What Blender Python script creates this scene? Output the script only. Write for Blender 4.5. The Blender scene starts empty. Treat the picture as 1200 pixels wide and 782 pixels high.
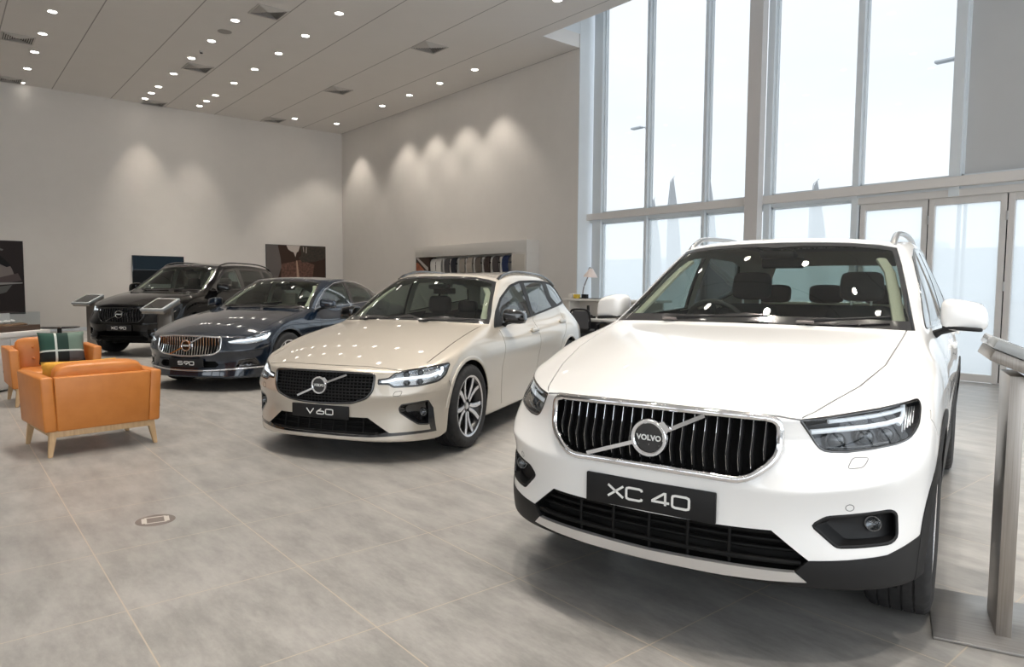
import bpy, bmesh, math, random
import numpy as np
from mathutils import Vector, Matrix
from mathutils.bvhtree import BVHTree
from mathutils.geometry import tessellate_polygon
PI = math.pi
SC = bpy.context.scene
COL = SC.collection
random.seed(7)

# ------------------------------------------------------------------ materials
MATS = {}
def mat(name, color, rough=0.5, metal=0.0, coat=0.0, emit=None, estr=0.0, spec=0.5, trans=0.0, coat_rough=0.03):
    if name in MATS: return MATS[name]
    m = bpy.data.materials.new(name); m.use_nodes = True
    b = m.node_tree.nodes['Principled BSDF']
    b.inputs['Base Color'].default_value = (*color, 1)
    b.inputs['Roughness'].default_value = rough
    b.inputs['Metallic'].default_value = metal
    b.inputs['Coat Weight'].default_value = coat
    b.inputs['Coat Roughness'].default_value = coat_rough
    b.inputs['Specular IOR Level'].default_value = spec
    b.inputs['Transmission Weight'].default_value = trans
    if emit:
        b.inputs['Emission Color'].default_value = (*emit, 1)
        b.inputs['Emission Strength'].default_value = estr
    MATS[name] = m
    return m
def nodes(m): return m.node_tree.nodes, m.node_tree.links
def noise_mat(name, c1, c2, scale=8.0, rough=0.6, bump=0.0, detail=6, metal=0.0, stretch=(1, 1, 1), coat=0.0, r2=None, bscale=None):
    """two-tone procedural surface driven by noise in object space"""
    m = mat(name, c1, rough, metal, coat); n, l = nodes(m); b = n['Principled BSDF']
    if len(n) > 2: return m
    tc = n.new('ShaderNodeTexCoord'); mp = n.new('ShaderNodeMapping'); mp.inputs['Scale'].default_value = stretch
    l.new(tc.outputs['Object'], mp.inputs['Vector'])
    nz = n.new('ShaderNodeTexNoise'); nz.inputs['Scale'].default_value = scale; nz.inputs['Detail'].default_value = detail
    l.new(mp.outputs['Vector'], nz.inputs['Vector'])
    cr = n.new('ShaderNodeValToRGB'); cr.color_ramp.elements[0].position = .35; cr.color_ramp.elements[1].position = .68
    cr.color_ramp.elements[0].color = (*c1, 1); cr.color_ramp.elements[1].color = (*c2, 1)
    l.new(nz.outputs['Fac'], cr.inputs['Fac']); l.new(cr.outputs['Color'], b.inputs['Base Color'])
    if r2 is not None:
        mr = n.new('ShaderNodeMapRange'); mr.inputs['To Min'].default_value = rough; mr.inputs['To Max'].default_value = r2
        l.new(nz.outputs['Fac'], mr.inputs['Value']); l.new(mr.outputs['Result'], b.inputs['Roughness'])
    if bump:
        bp = n.new('ShaderNodeBump'); bp.inputs['Strength'].default_value = bump; bp.inputs['Distance'].default_value = .01
        src = nz
        if bscale:
            src = n.new('ShaderNodeTexNoise'); src.inputs['Scale'].default_value = bscale; l.new(mp.outputs['Vector'], src.inputs['Vector'])
        l.new(src.outputs['Fac'], bp.inputs['Height']); l.new(bp.outputs['Normal'], b.inputs['Normal'])
    return m
def two_sided_fresnel(n, l, fr, ior):
    """a thin sheet mirrors equally from both sides (a plain Fresnel node would act as if seen from inside solid glass)"""
    g = n.new('ShaderNodeNewGeometry'); mr = n.new('ShaderNodeMapRange'); mr.inputs['To Min'].default_value = ior; mr.inputs['To Max'].default_value = 1 / ior
    l.new(g.outputs['Backfacing'], mr.inputs['Value']); l.new(mr.outputs['Result'], fr.inputs['IOR'])
def glass_mat(name, tint, refl=1.0, rough=0.0, ior=1.5):
    """thin sheet of glass: tinted clear + fresnel mirror (a single sheet, so no refraction)"""
    if name in MATS: return MATS[name]
    m = bpy.data.materials.new(name); m.use_nodes = True; n, l = nodes(m)
    n.remove(n['Principled BSDF']); out = n['Material Output']
    tr = n.new('ShaderNodeBsdfTransparent'); tr.inputs['Color'].default_value = (*tint, 1)
    gl = n.new('ShaderNodeBsdfGlossy'); gl.inputs['Roughness'].default_value = rough
    fr = n.new('ShaderNodeFresnel'); fr.inputs['IOR'].default_value = ior
    two_sided_fresnel(n, l, fr, ior)
    mu = n.new('ShaderNodeMath'); mu.operation = 'MULTIPLY'; mu.inputs[1].default_value = refl; mu.use_clamp = True
    mx = n.new('ShaderNodeMixShader')
    l.new(fr.outputs['Fac'], mu.inputs[0]); l.new(mu.outputs[0], mx.inputs['Fac'])
    l.new(tr.outputs[0], mx.inputs[1]); l.new(gl.outputs[0], mx.inputs[2]); l.new(mx.outputs[0], out.inputs['Surface'])
    MATS[name] = m
    return m

# ------------------------------------------------------------------ scene helpers
def tag(o, label=None, cat=None, group=None, kind=None):
    for k, v in (('label', label), ('category', cat), ('group', group), ('kind', kind)):
        if v: o[k] = v
    return o
def empty(name, loc=(0, 0, 0), rz=0.0, label=None, cat=None, group=None):
    o = bpy.data.objects.new(name, None); COL.objects.link(o)
    o.location = loc; o.rotation_euler = (0, 0, rz); o.empty_display_size = .2
    return tag(o, label, cat, group)
def link(name, me, parent=None, m=None):
    o = bpy.data.objects.new(name, me); COL.objects.link(o)
    if parent: o.parent = parent
    if m is not None and not me.materials:
        for q in (m if isinstance(m, (list, tuple)) else [m]): me.materials.append(q)
    return o
def mesh_from(name, vs, fs, smooth=False):
    me = bpy.data.meshes.new(name); me.from_pydata([tuple(map(float, v)) for v in vs], [], fs); me.update()
    if smooth: me.polygons.foreach_set('use_smooth', [True] * len(me.polygons))
    return me
def obj(name, bm, m, parent=None, smooth=None):
    """link a bmesh as one mesh object; smooth = auto-smooth angle in degrees"""
    bmesh.ops.recalc_face_normals(bm, faces=bm.faces)
    me = bpy.data.meshes.new(name); bm.to_mesh(me); bm.free()
    if smooth is not None:
        me.polygons.foreach_set('use_smooth', [True] * len(me.polygons))
        if smooth < 180: me.set_sharp_from_angle(angle=math.radians(smooth))
    return link(name, me, parent, m)
def copy_tree(o, parent=None):
    c = o.copy(); COL.objects.link(c)
    if parent: c.parent = parent
    for ch in list(o.children): copy_tree(ch, c)
    return c
def box(bm, c, s, bev=0.0, rz=0.0, M=None, seg=2):
    mtx = Matrix.Translation(c) @ Matrix.Rotation(rz, 4, 'Z') @ Matrix.Diagonal((s[0], s[1], s[2], 1))
    if M is not None: mtx = M @ mtx
    r = bmesh.ops.create_cube(bm, size=1, matrix=mtx)
    if bev > 0:
        vs = set(r['verts']); es = [e for e in bm.edges if e.verts[0] in vs and e.verts[1] in vs]
        bmesh.ops.bevel(bm, geom=es, offset=bev, segments=seg, profile=.5, affect='EDGES')
    return bm
def tube(bm, pts, r, n=8, caps=True, closed=False, flat=None):
    """sweep an n-gon of radius r (number or list) along pts; flat=(up, ratio) squashes the section along `up`"""
    pts = [Vector(p) for p in pts]; N = len(pts); rings = []
    for i, p in enumerate(pts):
        if closed: t = pts[(i + 1) % N] - pts[i - 1]
        else: t = pts[min(i + 1, N - 1)] - pts[max(i - 1, 0)]
        t.normalize()
        if flat: u = Vector(flat[0])
        else: u = Vector((0, 0, 1)) if abs(t.z) < .9 else Vector((1, 0, 0))
        a = t.cross(u).normalized(); b = a.cross(t).normalized()
        rr = r[i] if isinstance(r, (list, tuple)) else r
        k = flat[1] if flat else 1.0
        rings.append([bm.verts.new(p + a * math.cos(2 * PI * j / n + PI / n) * rr + b * math.sin(2 * PI * j / n + PI / n) * rr * k) for j in range(n)])
    for i in range(N if closed else N - 1):
        A, B = rings[i], rings[(i + 1) % N]
        for j in range(n): bm.faces.new((A[j], A[(j + 1) % n], B[(j + 1) % n], B[j]))
    if caps and not closed: bm.faces.new(rings[0][::-1]); bm.faces.new(rings[-1])
    return bm
def lathe(bm, prof, n=32, axis='Z', c=(0, 0, 0), a0=0.0, a1=2 * PI):
    """revolve (radius, height) pairs"""
    full = abs(a1 - a0 - 2 * PI) < 1e-6; rings = []; c = Vector(c)
    for j in range(n if full else n + 1):
        a = a0 + (a1 - a0) * j / n; cs, sn = math.cos(a), math.sin(a); ring = []
        for r, h in prof:
            p = {'Z': (r * cs, r * sn, h), 'Y': (r * cs, h, r * sn), 'X': (h, r * cs, r * sn)}[axis]
            ring.append(bm.verts.new(c + Vector(p)))
        rings.append(ring)
    for j in range(n):
        A, B = rings[j], rings[(j + 1) % len(rings)]
        for k in range(len(prof) - 1):
            try: bm.faces.new((A[k], A[k + 1], B[k + 1], B[k]))
            except ValueError: pass
    bmesh.ops.remove_doubles(bm, verts=bm.verts, dist=1e-6)
    return bm
def prism(bm, poly, z0, z1, M=None):
    """extrude a simple (also non-convex) polygon of (x, y) between two heights; M places it"""
    M = M or Matrix.Identity(4)
    lo = [bm.verts.new(M @ Vector((p[0], p[1], z0))) for p in poly]; hi = [bm.verts.new(M @ Vector((p[0], p[1], z1))) for p in poly]
    N = len(poly)
    for i in range(N): bm.faces.new((lo[i], lo[(i + 1) % N], hi[(i + 1) % N], hi[i]))
    for t in tessellate_polygon([[Vector((p[0], p[1], 0)) for p in poly]]):
        bm.faces.new([hi[i] for i in t]); bm.faces.new([lo[i] for i in t][::-1])
    return bm
def soft_box(name, c, s, m, parent=None, lev=2, cr=.0, M=None, taper=None, puff=0.0):
    """a cushion: subdivided box, optionally tapered or puffed"""
    bm = bmesh.new(); bmesh.ops.create_cube(bm, size=1)
    bmesh.ops.subdivide_edges(bm, edges=bm.edges, cuts=3, use_grid_fill=True)
    for v in bm.verts:
        x, y, z = v.co * 2
        if puff: 
            k = puff * (1 - x * x) * (1 - y * y); z += math.copysign(k, z) if abs(z) > .9 else 0
        if taper: x *= 1 - taper[0] * (z + 1) / 2; y *= 1 - taper[1] * (z + 1) / 2
        # round the corners off
        q = Vector((x, y, z)); ss = Vector(s) / 2
        rr = min(ss) * (1 - cr) * .75
        p = Vector((q.x * ss.x, q.y * ss.y, q.z * ss.z))
        inner = Vector((max(-ss.x + rr, min(ss.x - rr, p.x)), max(-ss.y + rr, min(ss.y - rr, p.y)), max(-ss.z + rr, min(ss.z - rr, p.z))))
        d = p - inner
        if d.length > rr: p = inner + d.normalized() * rr
        v.co = Vector(c) + p
    if M is not None: bmesh.ops.transform(bm, matrix=M, verts=bm.verts)
    o = obj(name, bm, m, parent, smooth=180)
    if lev: md = o.modifiers.new('s', 'SUBSURF'); md.levels = md.render_levels = lev
    return o
def spline(pts, n=8, closed=False):
    """Catmull-Rom through pts"""
    P = [Vector(p) for p in pts]; N = len(P); out = []
    rng = N if closed else N - 1
    for i in range(rng):
        g = (lambda k: P[k % N]) if closed else (lambda k: P[max(0, min(N - 1, k))])
        a, b, c, d = g(i - 1), g(i), g(i + 1), g(i + 2)
        for j in range(n):
            t = j / n
            out.append(.5 * ((2 * b) + (c - a) * t + (2 * a - 5 * b + 4 * c - d) * t * t + (3 * b - a - 3 * c + d) * t ** 3))
    if not closed: out.append(P[-1])
    return out
def rounded(poly, r, n=4):
    """round the corners of a 2D polygon; r number or list"""
    N = len(poly); out = []
    for i in range(N):
        p0, p1, p2 = Vector(poly[i - 1][:2]), Vector(poly[i][:2]), Vector(poly[(i + 1) % N][:2])
        rr = r[i] if isinstance(r, (list, tuple)) else r
        d0, d1 = (p0 - p1), (p2 - p1); rr = min(rr, d0.length * .45, d1.length * .45)
        if rr < 1e-5: out.append(tuple(p1)); continue
        a, b = p1 + d0.normalized() * rr, p1 + d1.normalized() * rr
        for k in range(n + 1):
            t = k / n; q = a * (1 - t) ** 2 + p1 * 2 * t * (1 - t) + b * t * t; out.append(tuple(q))
    return out
def inset_poly(poly, d):
    """move a closed 2D polygon inwards by d"""
    N = len(poly); P = [Vector(p[:2]) for p in poly]
    area = sum(P[i].x * P[(i + 1) % N].y - P[(i + 1) % N].x * P[i].y for i in range(N))
    sg = 1 if area > 0 else -1; out = []
    for i in range(N):
        e0 = (P[i] - P[i - 1]).normalized(); e1 = (P[(i + 1) % N] - P[i]).normalized()
        n0, n1 = Vector((-e0.y, e0.x)) * sg, Vector((-e1.y, e1.x)) * sg
        m = n0 + n1
        if m.length < 1e-4: m = n0.copy()
        m.normalize(); k = d / max(.35, m.dot(n0)); out.append(tuple(P[i] + m * k))
    return out
def in_poly(p, poly):
    x, y = p; c = False; j = len(poly) - 1
    for i in range(len(poly)):
        xi, yi = poly[i][0], poly[i][1]; xj, yj = poly[j][0], poly[j][1]
        if (yi > y) != (yj > y) and x < (xj - xi) * (y - yi) / (yj - yi) + xi: c = not c
        j = i
    return c

# ------------------------------------------------------------------ stroke lettering (wide rounded capitals as on the plates)
GL = {
 'X': [[(0, 0), (1, 1)], [(0, 1), (1, 0)]],
 'C': [[(1, .80), (.97, .93), (.82, 1), (.18, 1), (.03, .93), (0, .8), (0, .2), (.03, .07), (.18, 0), (.82, 0), (.97, .07), (1, .2)]],
 '4': [[(.78, 0), (.78, 1), (.70, 1), (0, .30), (0, .24), (1.02, .24)]],
 '0': [[(.18, 0), (.82, 0), (.97, .07), (1, .2), (1, .8), (.97, .93), (.82, 1), (.18, 1), (.03, .93), (0, .8), (0, .2), (.03, .07), (.18, 0)]],
 'V': [[(0, 1), (.5, 0), (1, 1)]],
 '6': [[(.62, 1), (.16, .55), (.02, .38), (0, .2), (.03, .07), (.18, 0), (.82, 0), (.97, .07), (1, .2), (1, .38), (.97, .50), (.82, .56), (.18, .56)]],
 '9': [[(.38, 0), (.84, .45), (.98, .62), (1, .8), (.97, .93), (.82, 1), (.18, 1), (.03, .93), (0, .8), (0, .62), (.03, .50), (.18, .44), (.82, .44)]],
 'S': [[(.97, .84), (.94, .95), (.80, 1), (.18, 1), (.03, .93), (0, .8), (0, .68), (.03, .57), (.18, .51), (.82, .49), (.97, .43), (1, .32), (1, .2), (.97, .07), (.82, 0), (.18, 0), (.05, .05), (.02, .16)]],
}
def lettering(bm, text, h, w, gap, sw, M, depth=.003, space=None):
    """flat raised strokes in the local XY plane, centred on the origin, extruded along local Z"""
    adv = []; x = 0
    for ch in text:
        if ch == ' ': x += space or w * .5; continue
        adv.append((ch, x)); x += w + gap
    tot = x - gap
    for ch, x0 in adv:
        for st in GL[ch]:
            P = [Vector((x0 - tot / 2 + p[0] * w, (p[1] - .5) * (h - sw), 0)) for p in st]
            closed = (P[0] - P[-1]).length < 1e-6
            if closed: P = P[:-1]
            N = len(P); L = []; R = []
            for i in range(N):
                if closed: a, b = P[i] - P[i - 1], P[(i + 1) % N] - P[i]
                else: a = P[i] - P[max(i - 1, 0)]; b = P[min(i + 1, N - 1)] - P[i]
                a = a.normalized() if a.length > 0 else b.normalized(); b = b.normalized() if b.length > 0 else a
                na, nb = Vector((-a.y, a.x, 0)), Vector((-b.y, b.x, 0)); m = (na + nb).normalized(); k = sw / 2 / max(.4, m.dot(na))
                L.append(P[i] + m * k); R.append(P[i] - m * k)
            mk = lambda p, z: bm.verts.new(M @ Vector((p.x, p.y, z)))
            LT = [mk(p, depth) for p in L]; RT = [mk(p, depth) for p in R]; LB = [mk(p, 0) for p in L]; RB = [mk(p, 0) for p in R]
            for i in range(N if closed else N - 1):
                j = (i + 1) % N
                bm.faces.new((LT[i], RT[i], RT[j], LT[j])); bm.faces.new((LB[i], LT[i], LT[j], LB[j])); bm.faces.new((RT[i], RB[i], RB[j], RT[j]))
            if not closed:
                bm.faces.new((LT[0], LB[0], RB[0], RT[0])); bm.faces.new((RT[-1], RB[-1], LB[-1], LT[-1]))
    return bm
SKY = 4.0; SPOT_W = 170; SPOT_N = 570; EXPO = -0.12; PT = .325; FT = .45
# ================================================================== car body: interpolating subdivision cage + projected cuts
# columns of the wrap-around patch: f0..f5 (nose centre -> corner), s0..s10 (side), r4..r0 (rear corner -> centre)
def lerp_keys(keys, n):
    """keys {col:(x,y,z)} -> n points, linear between"""
    ks = sorted(keys); out = []
    for i in range(n):
        if i in keys: out.append(Vector(keys[i])); continue
        a = max(k for k in ks if k < i); b = min(k for k in ks if k > i)
        out.append(Vector(keys[a]).lerp(Vector(keys[b]), (i - a) / (b - a)))
    return out
def car_cage(D):
    """returns (vertices, quads, creases) of the left half; y = 0 is the mirror plane"""
    V = []; F = []; CR = {}
    def av(p): V.append(Vector(p)); return len(V) - 1
    NC = 22
    R = [[av(p) for p in lerp_keys(k, NC)] for k in D['rows']]
    NR = len(R); top = R[-1]
    for i in range(NR - 1):
        for j in range(NC - 1): F.append((R[i][j], R[i][j + 1], R[i + 1][j + 1], R[i + 1][j]))
    C = [av(p) for p in lerp_keys({**{i: p for i, p in enumerate(D['cowl'][:5]) if p}, 5: tuple(V[top[8]])}, 6)[:5]] + [top[8]]
    # bonnet
    hood = [top[0:6]]; Fp = [V[i] for i in top[0:6]]; Cp = [V[i] for i in C]
    for k, (ctr, side) in enumerate(zip(D['hood'], (top[6], top[7]))):
        s = (k + 1) / 3; e = V[side]; row = []
        for t in range(5):
            u = t / 5; y = Fp[t].y * (1 - s) + Cp[t].y * s; u = y / e.y
            z = e.z + (ctr[1] - e.z) * (1 - u ** D.get('hood_pow', 2.6)); x = ctr[0] + (e.x - ctr[0]) * u ** 2
            row.append(av((x, y, z)))
        hood.append(row + [side])
    hood.append(C)
    for a, b in zip(hood[:-1], hood[1:]):
        for t in range(5): F.append((a[t], a[t + 1], b[t + 1], b[t]))
    # greenhouse
    base = C + top[9:22]                      # 6 + 13 = 19 columns
    G1 = [av(p) for p in lerp_keys(D['g1'], 19)]; G2 = [av(p) for p in lerp_keys(D['g2'], 19)]
    for a, b in ((base, G1), (G1, G2)):
        for j in range(18): F.append((a[j], a[j + 1], b[j + 1], b[j]))
    # roof: header = G2[0..5], rail = G2[5..13], rear header = G2[13..18] reversed
    hdr = G2[0:6]; rear = G2[13:19][::-1]; prev = hdr; rails = G2[6:13]
    for k, side in enumerate(rails):
        e = V[side]; s = (k + 1) / (len(rails) + 1); row = []
        zc = float(np.interp(e.x, [p[0] for p in D['roof'][::-1]], [p[1] for p in D['roof'][::-1]]))
        xc = V[hdr[0]].x * (1 - s) + V[rear[0]].x * s
        for t in range(5):
            u = t / 5; y = u * e.y; z = e.z + (zc - e.z) * (1 - u ** 2.4); row.append(av((xc + (e.x - xc) * u ** 2, y, z)))
        row.append(side)
        for t in range(5): F.append((prev[t], prev[t + 1], row[t + 1], row[t]))
        prev = row
    for t in range(5): F.append((prev[t], prev[t + 1], rear[t + 1], rear[t]))
    def cr(ids, w):
        for a, b in zip(ids[:-1], ids[1:]): CR[(min(a, b), max(a, b))] = w
    for i, j0, j1, w in D.get('crease', ()): cr((R[i] if isinstance(i, int) else {'g1': G1, 'g2': G2, 'base': base}[i])[j0:j1 + 1], w)
    for j, i0, i1, w in D.get('vcrease', ()): cr([R[i][j] for i in range(i0, i1 + 1)], w)
    return V, F, CR
def dense_half(D, lev=3):
    """subdivide the mirrored cage so that its limit surface passes (nearly) through the given points; keep y >= 0"""
    V, F, CR = car_cage(D); n = len(V)
    mid = [i for i, v in enumerate(V) if abs(v.y) < 1e-4]; rm = {i: (i if i in set(mid) else None) for i in range(n)}
    k = n
    for i in range(n):
        if rm[i] is None: rm[i] = k; k += 1
    T = np.zeros((k, 3))
    for i, v in enumerate(V): T[i] = v; T[rm[i]] = (v.x, -v.y if i not in mid else 0, v.z)
    for i in mid: T[i, 1] = 0
    faces = list(F) + [tuple(rm[i] for i in f[::-1]) for f in F]
    me = mesh_from('cage', T, faces); at = me.attributes.new('crease_edge', 'FLOAT', 'EDGE')
    cd = dict(CR); cd.update({tuple(sorted((rm[a], rm[b]))): w for (a, b), w in CR.items()})
    for e in me.edges: at.data[e.index].value = cd.get(tuple(sorted(e.vertices)), 0.0)
    o = bpy.data.objects.new('cage', me); COL.objects.link(o); md = o.modifiers.new('s', 'SUBSURF'); md.use_limit_surface = True; md.uv_smooth = 'NONE'
    cur = T.copy()
    def ev(level):
        me.vertices.foreach_set('co', cur.ravel()); me.update(); md.levels = level
        dg = bpy.context.evaluated_depsgraph_get(); dg.update(); e = o.evaluated_get(dg); m2 = e.to_mesh()
        a = np.zeros(len(m2.vertices) * 3); m2.vertices.foreach_get('co', a); fs = [tuple(p.vertices) for p in m2.polygons] if level > 1 else None
        e.to_mesh_clear(); return a.reshape(-1, 3), fs
    for it in range(D.get('iters', 3)):
        a, _ = ev(1); cur += D.get('relax', .75) * (T - a[:k])
    a, fs = ev(lev)
    bpy.data.objects.remove(o); bpy.data.meshes.remove(me)
    keep = a[:, 1] > -1e-5; bm = bmesh.new(); idx = {}
    for i in np.nonzero(keep)[0]:
        p = a[i]; idx[int(i)] = bm.verts.new((p[0], 0.0 if abs(p[1]) < 1e-4 else p[1], p[2]))
    for f in fs:
        if all(i in idx for i in f): bm.faces.new([idx[i] for i in f])
    bmesh.ops.recalc_face_normals(bm, faces=bm.faces)
    c = sum((f.normal.z * f.calc_area() for f in bm.faces if f.calc_center_median().z > .9), 0)
    if c < 0: bmesh.ops.reverse_faces(bm, faces=bm.faces)
    bm.normal_update()
    return bm
AX = {'f': (1, 2), 's': (0, 2), 't': (0, 1)}           # front view (y,z), side view (x,z), top view (x,y)
class Body:
    def __init__(s, D, lev=3):
        s.D = D; s.bm = dense_half(D, lev); s.tg = s.bm.faces.layers.int.new('tag'); s.names = {}
        s.bvh = BVHTree.FromBMesh(s.bm)
        s.whole = s.bm.copy()
    def hit(s, view, a, b):
        """point and normal of the uncut skin under (a, b) seen from the front / left side / top"""
        o, d = {'f': ((5, abs(a), b), (-1, 0, 0)), 's': ((a, 5, b), (0, -1, 0)), 't': ((a, abs(b), 5), (0, 0, -1)), 'r': ((-8, abs(a), b), (1, 0, 0))}[view]
        p, n, i, dist = s.bvh.ray_cast(Vector(o), Vector(d))
        if p is None: return None
        sy = b if view == 't' else a
        if view in 'ftr' and sy < 0: p = Vector((p.x, -p.y, p.z)); n = Vector((n.x, -n.y, n.z))
        return p, n
    def path(s, view, pts, off=0.0, step=.02):
        """a 2D polyline laid on the skin"""
        out = []
        for (a, b) in zip(pts[:-1], pts[1:]):
            L = math.hypot(b[0] - a[0], b[1] - a[1]); k = max(1, int(L / step))
            for i in range(k):
                t = i / k; h = s.hit(view, a[0] + (b[0] - a[0]) * t, a[1] + (b[1] - a[1]) * t)
                if h: out.append(h[0] + h[1] * off)
        h = s.hit(view, *pts[-1])
        if h: out.append(h[0] + h[1] * off)
        return out
    def cut(s, name, view, poly, cond=None, over=()):
        """tag the faces inside a projected polygon; `over` lists tags that may be overwritten"""
        bm = s.bm; iu, iv = AX[view]; iw = 3 - iu - iv
        if name not in s.names: s.names[name] = len(s.names) + 1
        tid = s.names[name]; ok = {0} | {s.names[o] for o in over if o in s.names}
        cond = cond or {'f': lambda c, n: n.x > .02 and c.x > 0, 's': lambda c, n: n.y > .15, 't': lambda c, n: n.z > .1, 'r': None}[view]
        P = [(float(p[0]), float(p[1])) for p in poly]
        us = [p[0] for p in P]; vs = [p[1] for p in P]; m = .002
        cand = [f for f in bm.faces if f[s.tg] in ok and cond(f.calc_center_median(), f.normal)]
        cand = [f for f in cand if min(v.co[iu] for v in f.verts) < max(us) + m and max(v.co[iu] for v in f.verts) > min(us) - m and min(v.co[iv] for v in f.verts) < max(vs) + m and max(v.co[iv] for v in f.verts) > min(vs) - m]
        live = set(cand)
        for i in range(len(P)):
            a, b = P[i], P[(i + 1) % len(P)]
            if math.hypot(a[0] - b[0], a[1] - b[1]) < 1e-5: continue
            nu, nv = -(b[1] - a[1]), b[0] - a[0]; no = [0, 0, 0]; no[iu] = nu; no[iv] = nv; co = [0, 0, 0]; co[iu] = a[0]; co[iv] = a[1]
            lo = (min(a[0], b[0]) - m, min(a[1], b[1]) - m); hi = (max(a[0], b[0]) + m, max(a[1], b[1]) + m)
            sel = [f for f in live if f.is_valid and min(v.co[iu] for v in f.verts) < hi[0] and max(v.co[iu] for v in f.verts) > lo[0] and min(v.co[iv] for v in f.verts) < hi[1] and max(v.co[iv] for v in f.verts) > lo[1]]
            if not sel: continue
            g = set(sel)
            for f in sel: g.update(f.edges); g.update(f.verts)
            r = bmesh.ops.bisect_plane(bm, geom=list(g), dist=1e-5, plane_co=co, plane_no=Vector(no).normalized())
            live = {f for f in live if f.is_valid} | {q for q in r['geom'] if isinstance(q, bmesh.types.BMFace)}
        k = 0
        for f in live:
            if f.is_valid and f[s.tg] in ok:
                c = f.calc_center_median()
                if in_poly((c[iu], c[iv]), P): f[s.tg] = tid; k += 1
        return k
    def tagwhere(s, name, cond, over=()):
        if name not in s.names: s.names[name] = len(s.names) + 1
        ok = {0} | {s.names[o] for o in over if o in s.names}
        for f in s.bm.faces:
            if f[s.tg] in ok and cond(f.calc_center_median(), f.normal): f[s.tg] = s.names[name]
    def finish(s):
        s.bm.normal_update(); s.N = {}
        for v in s.bm.verts:
            n = v.normal.copy()
            if abs(v.co.y) < 1e-4: n.y = 0; n.normalize()
            s.N[v] = n
    def part(s, name, tags, m, parent, side=0, off=0.0, thick=.004, both=False, shift=None):
        """extract tagged faces: side 0 = both halves in one mesh, +1 left, -1 right"""
        ids = {0 if t is None else s.names.get(t, -1) for t in (tags if isinstance(tags, (list, tuple)) else [tags])}
        fs = [f for f in s.bm.faces if f[s.tg] in ids]
        if not fs: return None
        VV = []; FF = []; NN = []
        for sg in ((1, -1) if side == 0 else (side,)):
            idx = {}; edge = {}
            def gv(v):
                if v not in idx:
                    n = s.N[v]; p = v.co + n * off
                    idx[v] = len(VV); VV.append((p.x, p.y * sg, p.z)); NN.append((n.x, n.y * sg, n.z))
                return idx[v]
            for f in fs:
                vs = [gv(v) for v in f.verts]; FF.append(vs if sg > 0 else vs[::-1])
                for e in f.edges: edge[e] = edge.get(e, 0) + 1
            if thick:
                inner = {}
                for e, c in edge.items():
                    if c > 1 or (abs(e.verts[0].co.y) < 1e-4 and abs(e.verts[1].co.y) < 1e-4): continue
                    f = [q for q in e.link_faces if q[s.tg] in ids][0]; a, b = e.verts
                    vl = list(f.verts); ia = vl.index(a)
                    if vl[(ia + 1) % len(vl)] is not b: a, b = b, a
                    q = []
                    for v in (b, a):
                        p = v.co + s.N[v] * off; q.append(len(VV)); VV.append((p.x, p.y * sg, p.z)); NN.append((0, 0, 0))
                    for v in (a, b):
                        p = v.co + s.N[v] * (off - thick); q.append(len(VV)); VV.append((p.x, p.y * sg, p.z)); NN.append((0, 0, 0))
                    FF.append(q if sg > 0 else q[::-1])
                if both:
                    idx2 = {}
                    for f in fs:
                        q = []
                        for v in f.verts:
                            if v not in idx2:
                                p = v.co + s.N[v] * (off - thick); idx2[v] = len(VV); VV.append((p.x, p.y * sg, p.z)); NN.append((-s.N[v].x, -s.N[v].y * sg, -s.N[v].z))
                            q.append(idx2[v])
                        FF.append(q[::-1] if sg > 0 else q)
        if shift: VV = [(p[0] + shift[0], p[1] + shift[1], p[2] + shift[2]) for p in VV]
        me = mesh_from(name, VV, FF, smooth=True)
        me.normals_split_custom_set_from_vertices(NN)
        return link(name, me, parent, m)
def pocket(B, name, view, poly, depth, m, parent, sgs=(1,), direction=(-1, 0, 0), lip=.0, floor_scale=.85):
    """walls and floor of a recess behind a projected outline"""
    out = []
    for sg in sgs:
        P3 = []
        N = len(poly)
        for i in range(N):
            a, b = poly[i], poly[(i + 1) % N]; k = max(1, int(math.hypot(b[0] - a[0], b[1] - a[1]) / .03))
            for j in range(k):
                t = j / k; h = B.hit(view, a[0] + (b[0] - a[0]) * t, a[1] + (b[1] - a[1]) * t)
                if h: P3.append(h[0] + h[1] * lip)
        c = sum(P3, Vector()) / len(P3); d = Vector(direction).normalized() * depth
        bm = bmesh.new(); rim = [bm.verts.new((p.x, p.y * sg, p.z)) for p in P3]
        In = [c + (p - c) * floor_scale + d for p in P3]; flo = [bm.verts.new((p.x, p.y * sg, p.z)) for p in In]
        n = len(rim)
        for i in range(n): bm.faces.new((rim[i], rim[(i + 1) % n], flo[(i + 1) % n], flo[i]))
        cc = bm.verts.new((c.x + d.x, (c.y + d.y) * sg, c.z + d.z))
        for i in range(n): bm.faces.new((flo[i], flo[(i + 1) % n], cc))
        out.append(obj(name, bm, m, parent, smooth=30))
    return out
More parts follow.
